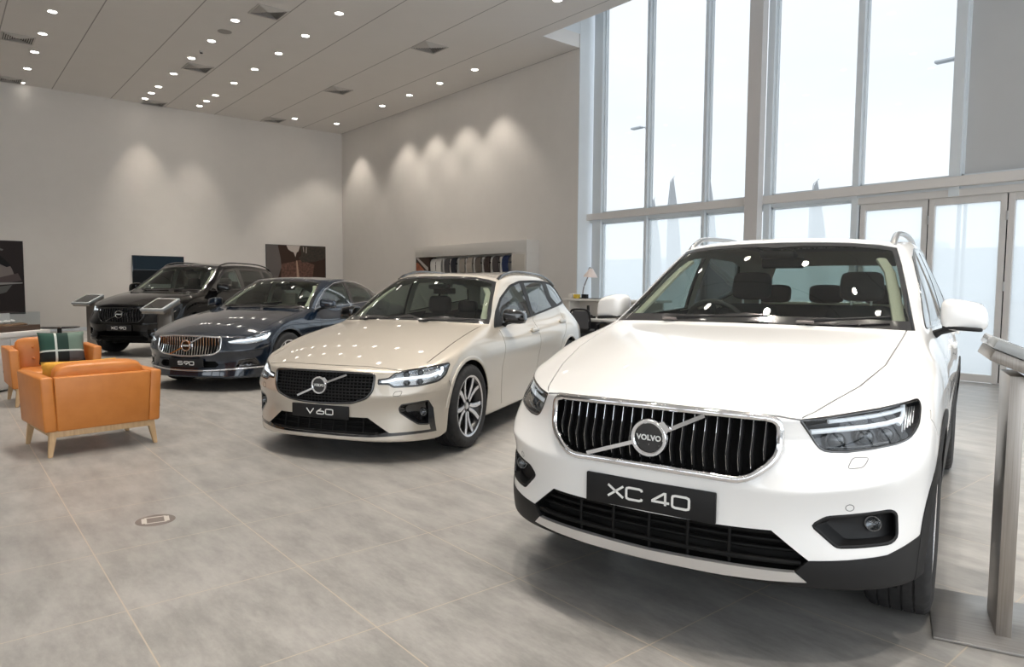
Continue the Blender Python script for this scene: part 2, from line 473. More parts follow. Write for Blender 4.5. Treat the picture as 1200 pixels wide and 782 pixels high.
def strip(B, bm, view, poly, w, h, closed=True, off=0.0, sg=1, inward=0.0, sub=.02):
    """a raised band of width w and height h laid along a projected outline on the skin"""
    pts = []; N = len(poly)
    for i in range(N if closed else N - 1):
        a, b = poly[i], poly[(i + 1) % N]; L = math.hypot(b[0] - a[0], b[1] - a[1]); k = max(1, int(L / sub))
        for j in range(k): pts.append((a[0] + (b[0] - a[0]) * j / k, a[1] + (b[1] - a[1]) * j / k))
    if not closed: pts.append(poly[-1])
    H = [B.hit(view, *p) for p in pts]; H = [q for q in H if q]; n = len(H); rings = []
    for i in range(n):
        p, nn = H[i]
        t = (H[(i + 1) % n][0] - H[i - 1][0]) if closed else (H[min(i + 1, n - 1)][0] - H[max(i - 1, 0)][0])
        if t.length < 1e-7: t = Vector((0, 0, 1))
        t.normalize(); b = t.cross(nn).normalized(); p = p + b * inward
        prof = [(-w / 2, -h * .6), (-w / 2, h * .45), (-w * .28, h), (w * .28, h), (w / 2, h * .45), (w / 2, -h * .6)]
        r = []
        for (u, v) in prof:
            q = p + b * u + nn * (v + off); r.append(bm.verts.new((q.x, q.y * sg, q.z)))
        rings.append(r)
    for i in range(n if closed else n - 1):
        A, C = rings[i], rings[(i + 1) % n]
        for j in range(5): bm.faces.new((A[j], A[j + 1], C[j + 1], C[j]))
    if not closed:
        bm.faces.new(rings[0]); bm.faces.new(rings[-1][::-1])
    return bm
# ================================================================== the four cars' shapes (metres; x forward from the front axle, y left, z up)
def cols(x, y, z, start):
    return {start + i: (x[i], y[i], z[i]) for i in range(len(x))}
SX = [.30, .0, -.42, -.85, -1.25, -1.70, -2.15, -2.48, -2.74, -3.08, -3.36]
XC40 = dict(
  rows=[
    {**cols([.80, .79, .75, .66, .54, .42], [0, .25, .45, .60, .70, .76], [.312, .312, .308, .295, .275, .26], 0), **cols(SX, [.76, .78, .78, .78, .78, .78, .78, .78, .78, .76, .70], [.25] * 11, 6), 17: (-3.45, .60, .30), 18: (-3.46, .5, .30), 19: (-3.47, .35, .30), 20: (-3.48, .2, .30), 21: (-3.48, 0, .30)},
    {**cols([.90, .89, .85, .765, .64, .48], [0, .25, .46, .64, .775, .86], [.315, .315, .315, .31, .305, .30], 0), **cols(SX, [.895, .905, .89, .885, .885, .885, .885, .89, .905, .895, .82], [.31] * 11, 6), 17: (-3.47, .70, .38), 18: (-3.50, .55, .38), 19: (-3.52, .35, .38), 20: (-3.525, .2, .38), 21: (-3.53, 0, .38)},
    {**cols([.925, .915, .868, .78, .65, .485], [0, .25, .47, .65, .785, .87], [.42, .42, .415, .415, .42, .44], 0), **cols(SX, [.905, .915, .90, .885, .885, .885, .888, .90, .915, .905, .84], [.45] * 11, 6), 17: (-3.48, .72, .5), 18: (-3.52, .56, .5), 19: (-3.54, .35, .5), 20: (-3.545, .2, .5), 21: (-3.55, 0, .5)},
    {**cols([.918, .908, .868, .772, .630, .465], [0, .25, .45, .63, .785, .875], [.53, .53, .53, .55, .575, .60], 0), **cols(SX, [.91, .92, .905, .885, .88, .88, .89, .91, .92, .91, .85], [.61] * 11, 6), 17: (-3.47, .74, .64), 18: (-3.51, .57, .64), 19: (-3.53, .35, .64), 20: (-3.535, .2, .64), 21: (-3.54, 0, .64)},
    {**cols([.925, .917, .886, .803, .658, .460], [0, .22, .45, .635, .788, .88], [.68, .665, .652, .668, .69, .715], 0), **cols(SX, [.91, .918, .915, .905, .902, .903, .908, .915, .918, .91, .85], [.76, .77, .77, .77, .77, .77, .78, .78, .79, .79, .80], 6), 17: (-3.44, .75, .80), 18: (-3.49, .58, .80), 19: (-3.51, .35, .80), 20: (-3.52, .2, .80), 21: (-3.52, 0, .80)},
    {**cols([.912, .900, .846, .735, .57, .42], [0, .25, .45, .62, .79, .87], [.81, .805, .795, .79, .80, .82], 0), **cols([.26, -.02, -.42] + SX[3:], [.89, .905, .91, .905, .905, .905, .91, .905, .90, .88, .82], [.90, .95, .97, .96, .96, .965, .97, .98, .99, 1.0, 1.0], 6), 17: (-3.42, .73, 1.02), 18: (-3.46, .57, 1.02), 19: (-3.48, .35, 1.02), 20: (-3.49, .2, 1.02), 21: (-3.49, 0, 1.02)},
    {**cols([.898, .885, .832, .735, .54, .31], [0, .25, .45, .595, .745, .845], [.922, .918, .906, .912, .933, .955], 0), **cols([.10, -.12, -.42, -.85, -1.25, -1.70, -2.15, -2.48, -2.76, -3.06, -3.25], [.852, .845, .785, .835, .84, .842, .84, .83, .81, .77, .70], [1.018, 1.072, 1.148, 1.125, 1.135, 1.15, 1.17, 1.20, 1.24, 1.25, 1.22], 6), 17: (-3.32, .60, 1.20), 18: (-3.36, .50, 1.20), 19: (-3.39, .33, 1.20), 20: (-3.40, .18, 1.20), 21: (-3.41, 0, 1.20)},
  ],
  cowl=[(-.27, 0, 1.162), (-.275, .16, 1.161), (-.29, .32, 1.160), (-.32, .48, 1.157), (-.36, .64, 1.153)],
  hood=[(.58, 1.022), (.16, 1.108)],
  g1={0: (-.64, 0, 1.395), 1: (-.645, .15, 1.394), 2: (-.66, .31, 1.39), 3: (-.69, .46, 1.385), 4: (-.74, .60, 1.375), 5: (-.80, .705, 1.365), 6: (-.99, .755, 1.37), 7: (-1.30, .77, 1.375), 8: (-1.72, .77, 1.385), 9: (-2.15, .765, 1.395), 10: (-2.46, .755, 1.40), 11: (-2.72, .735, 1.41), 12: (-2.98, .69, 1.41), 13: (-3.10, .63, 1.40), 14: (-3.16, .55, 1.40), 15: (-3.20, .45, 1.40), 16: (-3.23, .30, 1.40), 17: (-3.24, .16, 1.40), 18: (-3.245, 0, 1.40)},
  g2={0: (-1.03, 0, 1.610), 1: (-1.033, .13, 1.609), 2: (-1.045, .26, 1.607), 3: (-1.065, .40, 1.602), 4: (-1.10, .53, 1.593), 5: (-1.15, .625, 1.578), 6: (-1.28, .648, 1.585), 7: (-1.45, .656, 1.598), 8: (-1.75, .66, 1.61), 9: (-2.15, .655, 1.61), 10: (-2.44, .645, 1.60), 11: (-2.70, .63, 1.585), 12: (-2.92, .60, 1.565), 13: (-3.04, .56, 1.55), 14: (-3.08, .50, 1.56), 15: (-3.11, .40, 1.565), 16: (-3.13, .28, 1.57), 17: (-3.14, .15, 1.573), 18: (-3.145, 0, 1.575)},
  roof=[(-1.0, 1.61), (-1.4, 1.645), (-1.9, 1.652), (-2.5, 1.64), (-3.0, 1.60)],
  crease=[('base', 0, 5, .8), (6, 0, 5, .75), (4, 0, 2, .6), (4, 2, 4, .85), (4, 4, 5, .3), (6, 9, 16, .5), ('g2', 0, 5, .35), ('g2', 5, 13, .35), (1, 0, 16, .5), (5, 1, 4, .0)],
)
V60 = dict(
  rows=[
    {**cols([.70, .69, .64, .56, .46, .36], [0, .25, .44, .58, .68, .74], [.16] * 6, 0), **cols([.34, .0, -.42, -.9, -1.35, -1.80, -2.25, -2.60, -2.872, -3.22, -3.6], [.74, .75, .76, .76, .76, .76, .76, .76, .76, .74, .66], [.17] * 11, 6), 17: (-3.72, .6, .22), 18: (-3.74, .45, .22), 19: (-3.75, .3, .22), 20: (-3.76, .15, .22), 21: (-3.76, 0, .22)},
    {**cols([.845, .835, .785, .70, .58, .45], [0, .25, .46, .63, .765, .84], [.178, .177, .172, .168, .17, .178], 0), **cols([.34, .0, -.42, -.9, -1.35, -1.80, -2.25, -2.60, -2.872, -3.22, -3.6], [.87, .88, .865, .86, .86, .86, .86, .865, .875, .86, .78], [.215, .21, .20, .20, .20, .20, .20, .21, .22, .24, .28], 6), 17: (-3.76, .68, .30), 18: (-3.80, .52, .3), 19: (-3.82, .35, .3), 20: (-3.83, .18, .3), 21: (-3.83, 0, .3)},
    {**cols([.83, .82, .772, .69, .575, .45], [0, .25, .46, .635, .775, .855], [.29, .29, .29, .295, .30, .31], 0), **cols([.34, .0, -.42, -.9, -1.35, -1.80, -2.25, -2.60, -2.872, -3.22, -3.6], [.885, .90, .885, .865, .86, .86, .865, .885, .90, .885, .81], [.33] * 11, 6), 17: (-3.78, .70, .42), 18: (-3.83, .54, .42), 19: (-3.855, .36, .42), 20: (-3.865, .18, .42), 21: (-3.87, 0, .42)},
    {**cols([.825, .815, .772, .692, .575, .442], [0, .25, .45, .62, .775, .865], [.40, .40, .40, .42, .44, .46], 0), **cols([.34, .0, -.42, -.9, -1.35, -1.80, -2.25, -2.60, -2.872, -3.22, -3.6], [.895, .91, .90, .875, .865, .865, .875, .90, .91, .90, .83], [.48] * 11, 6), 17: (-3.79, .72, .55), 18: (-3.84, .56, .55), 19: (-3.865, .37, .55), 20: (-3.875, .18, .55), 21: (-3.88, 0, .55)},
    {**cols([.834, .826, .792, .716, .592, .434], [0, .25, .46, .63, .785, .87], [.50, .50, .505, .515, .53, .545], 0), **cols([.33, .0, -.42, -.9, -1.35, -1.80, -2.25, -2.60, -2.872, -3.22, -3.6], [.895, .905, .905, .90, .895, .895, .90, .905, .905, .90, .83], [.60, .62, .63, .63, .635, .64, .645, .65, .66, .67, .70], 6), 17: (-3.78, .72, .70), 18: (-3.82, .57, .70), 19: (-3.845, .38, .70), 20: (-3.855, .19, .70), 21: (-3.86, 0, .70)},
    {**cols([.825, .815, .775, .69, .555, .40], [0, .25, .46, .63, .785, .865], [.60, .60, .60, .61, .62, .635], 0), **cols([.28, -.02, -.42, -.9, -1.35, -1.80, -2.25, -2.60, -2.872, -3.22, -3.55], [.885, .895, .905, .905, .903, .903, .905, .905, .90, .88, .80], [.72, .775, .80, .81, .815, .82, .83, .84, .85, .86, .87], 6), 17: (-3.70, .70, .88), 18: (-3.75, .57, .88), 19: (-3.78, .38, .88), 20: (-3.79, .19, .88), 21: (-3.795, 0, .88)},
    {**cols([.80, .79, .745, .655, .50, .30], [0, .25, .46, .62, .765, .855], [.700, .699, .695, .700, .722, .760], 0), **cols([.08, -.20, -.66, -1.05, -1.40, -1.82, -2.25, -2.58, -2.86, -3.20, -3.45], [.858, .845, .795, .80, .80, .80, .795, .785, .77, .73, .66], [.832, .895, .985, .965, .968, .975, .985, .995, 1.01, 1.03, 1.04], 6), 17: (-3.55, .60, 1.03), 18: (-3.60, .50, 1.03), 19: (-3.64, .33, 1.03), 20: (-3.655, .17, 1.03), 21: (-3.66, 0, 1.03)},
  ],
  cowl=[(-.44, 0, 1.005), (-.445, .16, 1.004), (-.465, .33, 1.002), (-.50, .50, .998), (-.56, .66, .992)],
  hood=[(.50, .815), (.03, .93)],
  g1={0: (-.84, 0, 1.21), 1: (-.845, .15, 1.209), 2: (-.86, .30, 1.206), 3: (-.89, .45, 1.20), 4: (-.93, .59, 1.193), 5: (-.985, .69, 1.18), 6: (-1.16, .715, 1.18), 7: (-1.42, .725, 1.185), 8: (-1.82, .727, 1.19), 9: (-2.25, .72, 1.195), 10: (-2.58, .71, 1.20), 11: (-2.88, .69, 1.20), 12: (-3.18, .65, 1.20), 13: (-3.32, .60, 1.20), 14: (-3.40, .52, 1.20), 15: (-3.45, .43, 1.20), 16: (-3.48, .28, 1.20), 17: (-3.49, .14, 1.20), 18: (-3.495, 0, 1.20)},
  g2={0: (-1.20, 0, 1.396), 1: (-1.203, .13, 1.395), 2: (-1.215, .26, 1.392), 3: (-1.235, .39, 1.388), 4: (-1.27, .51, 1.38), 5: (-1.32, .595, 1.368), 6: (-1.45, .612, 1.378), 7: (-1.62, .62, 1.388), 8: (-1.92, .622, 1.395), 9: (-2.28, .618, 1.393), 10: (-2.58, .61, 1.385), 11: (-2.86, .595, 1.372), 12: (-3.10, .57, 1.352), 13: (-3.22, .535, 1.338), 14: (-3.26, .48, 1.345), 15: (-3.29, .39, 1.35), 16: (-3.31, .27, 1.353), 17: (-3.32, .14, 1.355), 18: (-3.32, 0, 1.356)},
  roof=[(-1.15, 1.397), (-1.6, 1.425), (-2.0, 1.43), (-2.6, 1.42), (-3.2, 1.375)],
  crease=[('base', 0, 5, .8), (6, 0, 5, .6), (4, 1, 5, .65), (6, 9, 16, .5), ('g2', 0, 5, .35), ('g2', 5, 13, .35), (1, 0, 16, .55)],
)
def remap(D, fx, fy, fz, **kw):
    g = lambda p: (fx(p[0]), fy(p[1]), fz(p[2]))
    E = dict(D); E['rows'] = [{k: g(v) for k, v in r.items()} for r in D['rows']]
    E['cowl'] = [g(p) for p in D['cowl']]; E['hood'] = [(fx(a), fz(b)) for a, b in D['hood']]
    E['g1'] = {k: g(v) for k, v in D['g1'].items()}; E['g2'] = {k: g(v) for k, v in D['g2'].items()}
    E['roof'] = [(fx(a), fz(b)) for a, b in D['roof']]
    E.update(kw); return E
def pw(xs, ys):
    o = sorted(zip(xs, ys)); X = [a for a, b in o]; Y = [b for a, b in o]
    def f(v):
        if v <= X[0]: return Y[0] + (v - X[0])
        if v >= X[-1]: return Y[-1] + (v - X[-1])
        return float(np.interp(v, X, Y))
    return f
XC90 = remap(XC40, pw([.93, .30, 0, -.42, -1.15, -1.7, -2.70, -3.55], [.90, .30, 0, -.46, -1.25, -1.95, -2.984, -4.07]), lambda y: y * 1.05,
             pw([.25, .315, .42, .65, .80, .92, 1.15, 1.36, 1.60, 1.65], [.24, .29, .36, .60, .78, .955, 1.185, 1.42, 1.695, 1.75]))
S90 = remap(V60, pw([.845, .3, 0, -.42, -1.3, -2.872, -3.88], [.88, .31, 0, -.42, -1.33, -2.941, -4.07]), lambda y: y * 1.018, pw([.16, .2, .5, .70, 1.0, 1.43], [.16, .21, .49, .69, .995, 1.445]))
for k, v in {9: (-2.20, .72, 1.19), 10: (-2.50, .70, 1.19), 11: (-2.78, .67, 1.175), 12: (-3.04, .62, 1.15), 13: (-3.14, .56, 1.14), 14: (-3.18, .50, 1.15), 15: (-3.22, .40, 1.16), 16: (-3.24, .27, 1.165), 17: (-3.25, .14, 1.17), 18: (-3.255, 0, 1.17)}.items(): S90['g1'][k] = v
for k, v in {7: (-1.60, .625, 1.40), 8: (-1.85, .628, 1.405), 9: (-2.10, .62, 1.395), 10: (-2.33, .605, 1.372), 11: (-2.52, .585, 1.345), 12: (-2.68, .56, 1.318), 13: (-2.78, .53, 1.30), 14: (-2.80, .47, 1.315), 15: (-2.81, .38, 1.325), 16: (-2.82, .26, 1.333), 17: (-2.825, .13, 1.337), 18: (-2.83, 0, 1.34)}.items(): S90['g2'][k] = v
for k, v in {14: (-3.0, .77, 1.005), 15: (-3.34, .72, 1.01), 16: (-3.50, .66, 1.01), 17: (-3.56, .58, 1.01), 18: (-3.59, .48, 1.015), 19: (-3.61, .32, 1.02), 20: (-3.62, .16, 1.02), 21: (-3.62, 0, 1.02)}.items(): S90['rows'][6][k] = v
for k, v in {16: (-3.75, .80, .93), 17: (-3.92, .70, .95), 18: (-3.97, .57, .96), 19: (-3.99, .38, .965), 20: (-4.0, .19, .965), 21: (-4.0, 0, .965)}.items(): S90['rows'][5][k] = v
S90['roof'] = [(-1.15, 1.412), (-1.55, 1.44), (-1.9, 1.445), (-2.3, 1.42), (-2.83, 1.34)]
POSE = dict(xc40=(-1.9311, 2.9353, math.radians(-73.27)), v60=(-5.4552, 2.9825, math.radians(-60.53)), s90=(-9.8655, 3.1401, math.radians(-55.72)), xc90=(-15.0087, 3.2642, math.radians(-49.16)))
idf = lambda v: v
ST = lambda v: v if v > -.42 else -.42 + (v + .42) * 1.035
def lift(D, table):
    """raise the glasshouse: table maps old z -> new z above the belt"""
    return remap(D, ST, idf, pw(*table))
XC40 = lift(XC40, ([.2, 1.0, 1.2, 1.40, 1.58, 1.61, 1.652], [.2, 1.0, 1.205, 1.415, 1.60, 1.64, 1.69]))
V60 = lift(V60, ([.1, .85, .99, 1.04, 1.2, 1.37, 1.39, 1.43], [.1, .86, 1.00, 1.085, 1.24, 1.405, 1.46, 1.495]))
S90 = lift(S90, ([.1, .85, .99, 1.04, 1.2, 1.40, 1.445], [.1, .86, 1.00, 1.07, 1.23, 1.425, 1.48]))
XC90 = lift(XC90, ([.2, 1.2, 1.42, 1.70, 1.75], [.2, 1.21, 1.44, 1.735, 1.80]))
WB = {'xc40': 2.78, 'v60': 2.958, 's90': 3.03, 'xc90': 3.074}
# ------------------------------------------------------------------ camera
def make_camera():
    f, yaw, pit, rol = 817.135, math.radians(-50.369), math.radians(3.9088), math.radians(-0.41434)
    cy, sy, cp, sp, cr, sr = math.cos(yaw), math.sin(yaw), math.cos(pit), math.sin(pit), math.cos(rol), math.sin(rol)
    fw = Vector((sy * cp, cy * cp, -sp)); r = Vector((cy, -sy, 0)); d = fw.cross(r)
    r2 = r * cr + d * sr; d2 = d * cr - r * sr
    cam = bpy.data.cameras.new('camera'); o = bpy.data.objects.new('camera', cam); COL.objects.link(o)
    M = Matrix((r2, -d2, -fw)).transposed().to_4x4(); M.translation = (0, 0, 1.358); o.matrix_world = M
    cam.sensor_width = 36; cam.lens = f * 36 / 1200; cam.clip_start = .05; cam.clip_end = 200
    SC.camera = o
make_camera()
# ================================================================== car materials
BLACK = mat('black_plastic', (.0105, .0105, .0112), .55, spec=.3)
INTK = mat('intake_black', (.005, .005, .005), .6, spec=.2)
FOGM = mat('fog_reflector', (.16, .165, .17), .2, .8)
GLOSS = mat('gloss_black', (.006, .006, .007), .12, coat=1.0)
DARK = mat('dark_cavity', (.006, .006, .006), .8, spec=.2)
CHROME = mat('chrome', (.82, .82, .83), .08, 1.0)
SATIN = mat('satin_silver', (.62, .62, .62), .30, 1.0)
RUBBER = noise_mat('tyre_rubber', (.014, .014, .015), (.022, .022, .023), 30, .75, .15)
ALLOY = mat('diamond_cut_alloy', (.66, .66, .68), .22, 1.0)
RIMBLACK = mat('rim_black', (.012, .012, .013), .3, coat=.4)
DISC = mat('brake_disc', (.30, .30, .31), .35, 1.0)
LENS = glass_mat('lamp_lens', (.93, .95, .97), .9)
LAMPIN = mat('lamp_reflector', (.62, .64, .66), .2, .85)
LAMPDK = mat('lamp_housing', (.05, .052, .056), .3, .5)
WIPG = mat('wiper_pivot_grey', (.16, .14, .135), .35, .3)
SKID = mat('skid_plate_silver', (.74, .74, .745), .34, .85)
GAPG = mat('panel_gap_grey', (.22, .22, .22), .7)
DRLW = mat('daytime_light', (.75, .79, .82), .25, emit=(.9, .96, 1), estr=.22)
DRLON = mat('daytime_light_lit', (.9, .92, .95), .25, emit=(.92, .97, 1), estr=1.1)
PROJ = mat('projector_glass', (.03, .035, .04), .03, .0, coat=1)
PROJ2 = mat('projector_glass_clear', (.35, .38, .42), .03, .6, coat=1)
GLASS_W = glass_mat('windscreen_glass', (.60, .66, .62), 1.0)
GLASS_S = glass_mat('side_glass', (.42, .50, .48), 1.5)
GLASS_D = glass_mat('privacy_glass', (.10, .11, .11), 1.4)
SEATDK = noise_mat('charcoal_upholstery', (.030, .030, .032), (.040, .040, .043), 60, .75, .1)
SEATLT = noise_mat('blond_leather', (.42, .37, .30), (.48, .42, .35), 30, .5, .05)
DASH = noise_mat('dashboard_plastic', (.030, .031, .031), (.045, .046, .046), 90, .65, .1)
HEADL = noise_mat('headliner_fabric', (.50, .48, .40), (.54, .52, .44), 120, .9)
HEADLD = noise_mat('dark_headliner', (.05, .05, .05), (.06, .06, .06), 120, .9)
TINR = mat('indicator_amber', (.45, .14, .03), .2)
WHITEP = mat('plate_lettering', (.78, .78, .76), .45)
def paint(name, c, metal, rough, flake=0.0, coat=1.0):
    m = mat(name, c, rough, metal, coat, coat_rough=.02)
    if flake:
        n, l = nodes(m); b = n['Principled BSDF']; tc = n.new('ShaderNodeTexCoord'); v = n.new('ShaderNodeTexVoronoi'); v.inputs['Scale'].default_value = 900
        l.new(tc.outputs['Object'], v.inputs['Vector']); mr = n.new('ShaderNodeMapRange'); mr.inputs['To Min'].default_value = rough - flake; mr.inputs['To Max'].default_value = rough + flake
        l.new(v.outputs['Distance'], mr.inputs['Value']); l.new(mr.outputs['Result'], b.inputs['Roughness'])
    return m
P_WHITE = paint('crystal_white_paint', (.83, .828, .82), 0, .32)
P_BEIGE = paint('champagne_paint', (.53, .485, .42), .35, .34, .05)
P_BLUE = paint('denim_blue_paint', (.004, .011, .024), .2, .16, .03)
P_BLACK = paint('onyx_black_paint', (.002, .002, .0022), 0, .04, coat=0)

def circle_poly(cx, cz, r, n=40, a0=0.0, a1=2 * PI, end=True):
    k = n if not end else n
    return [(cx + r * math.cos(a0 + (a1 - a0) * i / n), cz + r * math.sin(a0 + (a1 - a0) * i / n)) for i in range(n + (1 if abs(a1 - a0) < 6.28 else 0))]
def band_poly(pl, w):
    """a polyline fattened into a polygon of width w"""
    P = [Vector(p) for p in pl]; L = []; R = []
    for i in range(len(P)):
        a = P[i] - P[max(i - 1, 0)]; b = P[min(i + 1, len(P) - 1)] - P[i]
        t = (a.normalized() if a.length else b.normalized()) + (b.normalized() if b.length else a.normalized()); t.normalize()
        n = Vector((-t.y, t.x)) * w / 2; L.append(tuple(P[i] + n)); R.append(tuple(P[i] - n))
    return L + R[::-1]
def mirror_half(half):
    """half outline from the centre line round to the centre line -> closed outline of both halves"""
    return list(half) + [(-p[0], p[1]) for p in half[::-1] if abs(p[0]) > 1e-6]

# ------------------------------------------------------------------ wheels
def make_wheel(car, x, y, R, W, rr, sgn, style=0, detail=True):
    """sgn +1 = left side of the car (outer face towards +y)"""
    w = empty('wheel', (x, y, R)); w.parent = car
    if sgn < 0: w.rotation_euler = (0, 0, PI)
    bm = bmesh.new(); h = W / 2; rs = R
    prof = [(rr - .012, -h * .86), (rr + .004, -h * .95), (rr + (R - rr) * .45, -h * 1.04), (R - .022, -h * .98), (R - .006, -h * .84)]
    g = .007
    for k in range(4):
        c = (-.54 + .36 * k) * h
        prof += [(R - .001, c - .012), (R - .001, c - .0045), (R - g, c - .003), (R - g, c + .003), (R - .001, c + .0045)]
    prof += [(R - .006, h * .84), (R - .022, h * .98), (rr + (R - rr) * .45, h * 1.04), (rr + .004, h * .95), (rr - .012, h * .86)]
    n = 120 if detail else 48
    lathe(bm, prof, n, 'Y')
    if detail:                                           # shoulder blocks
        for v in bm.verts:
            rad = math.hypot(v.co.x, v.co.z); k = int(round((math.atan2(v.co.z, v.co.x) % (2 * PI)) / (2 * PI) * n)) % n
            if rad > R - .024 and abs(v.co.y) > h * .5 and k % 3 == 0:
                f = (rad - .006) / rad; v.co.x *= f; v.co.z *= f
    obj('tyre', bm, RUBBER, w, 40)
    bm = bmesh.new()                                     # barrel and lip
    lathe(bm, [(rr - .012, -h * .86), (rr - .03, -h * .8), (rr - .05, -h * .2), (rr - .045, h * .55), (rr - .022, h * .80), (rr - .012, h * .90), (rr + .002, h * .93), (rr + .002, h * .86)], 64, 'Y')
    lathe(bm, [(0.02, h * .50), (.07, h * .46), (.075, h * .2), (.0, h * .2)], 32, 'Y')
    rim = obj('rim', bm, RIMBLACK, w, 40)
    bm = bmesh.new(); lathe(bm, [(rr - .016, h * .89), (rr - .010, h * .935), (rr + .001, h * .94)], 64, 'Y'); obj('rim_edge', bm, ALLOY, w, 60)
    bm = bmesh.new(); lathe(bm, [(.08, -h * .1), (rr * .80, -h * .1), (rr * .80, -h * .1 - .02), (.08, -h * .1 - .02)], 40, 'Y'); obj('brake_disc', bm, DISC, w, 40)
    ro = rr - .014
    def spoke_polys(a):
        """two prongs of one spoke, as (radius, tangential) outlines"""
        out = []
        for s in (1, -1):
            if style == 0: out.append([(.045, 0), (.05, s * .034), (.11, s * .042), (ro * .72, s * .064), (ro, s * .102), (ro, s * .056), (ro * .74, s * .020), (.12, s * .003)])
            else: out.append([(.045, 0), (.05, s * .030), (.12, s * .030), (ro * .6, s * .052), (ro, s * .105), (ro, s * .060), (ro * .62, s * .018), (.13, s * .004)])
        return out
    for k in range(5):
        a = 2 * PI * k / 5 + .3
        bm = bmesh.new(); bt = bmesh.new()
        for pl in spoke_polys(a):
            Mx = Matrix.Rotation(a, 4, 'Y') @ Matrix(((1, 0, 0, 0), (0, 0, 1, 0), (0, 1, 0, 0), (0, 0, 0, 1)))
            for b, dy, ins in ((bm, (h * .42, h * .62), 0), (bt, (h * .60, h * .655), .004)):
                q = inset_poly(pl, ins) if ins else pl; v0 = len(b.verts)
                prism(b, q, dy[0], dy[1], None); b.verts.ensure_lookup_table()
                for v in list(b.verts)[v0:]:
                    rad = v.co.x; v.co.z += h * (.22 * (rad / ro) ** 2); v.co = Mx @ v.co
        sp = obj('spoke', bm, RIMBLACK, w); obj('spoke_face', bt, ALLOY, w)
    bm = bmesh.new(); lathe(bm, [(0, h * .70), (.026, h * .69), (.031, h * .64), (.031, h * .5)], 24, 'Y'); obj('hub_cap', bm, SATIN, w, 40)
    return w
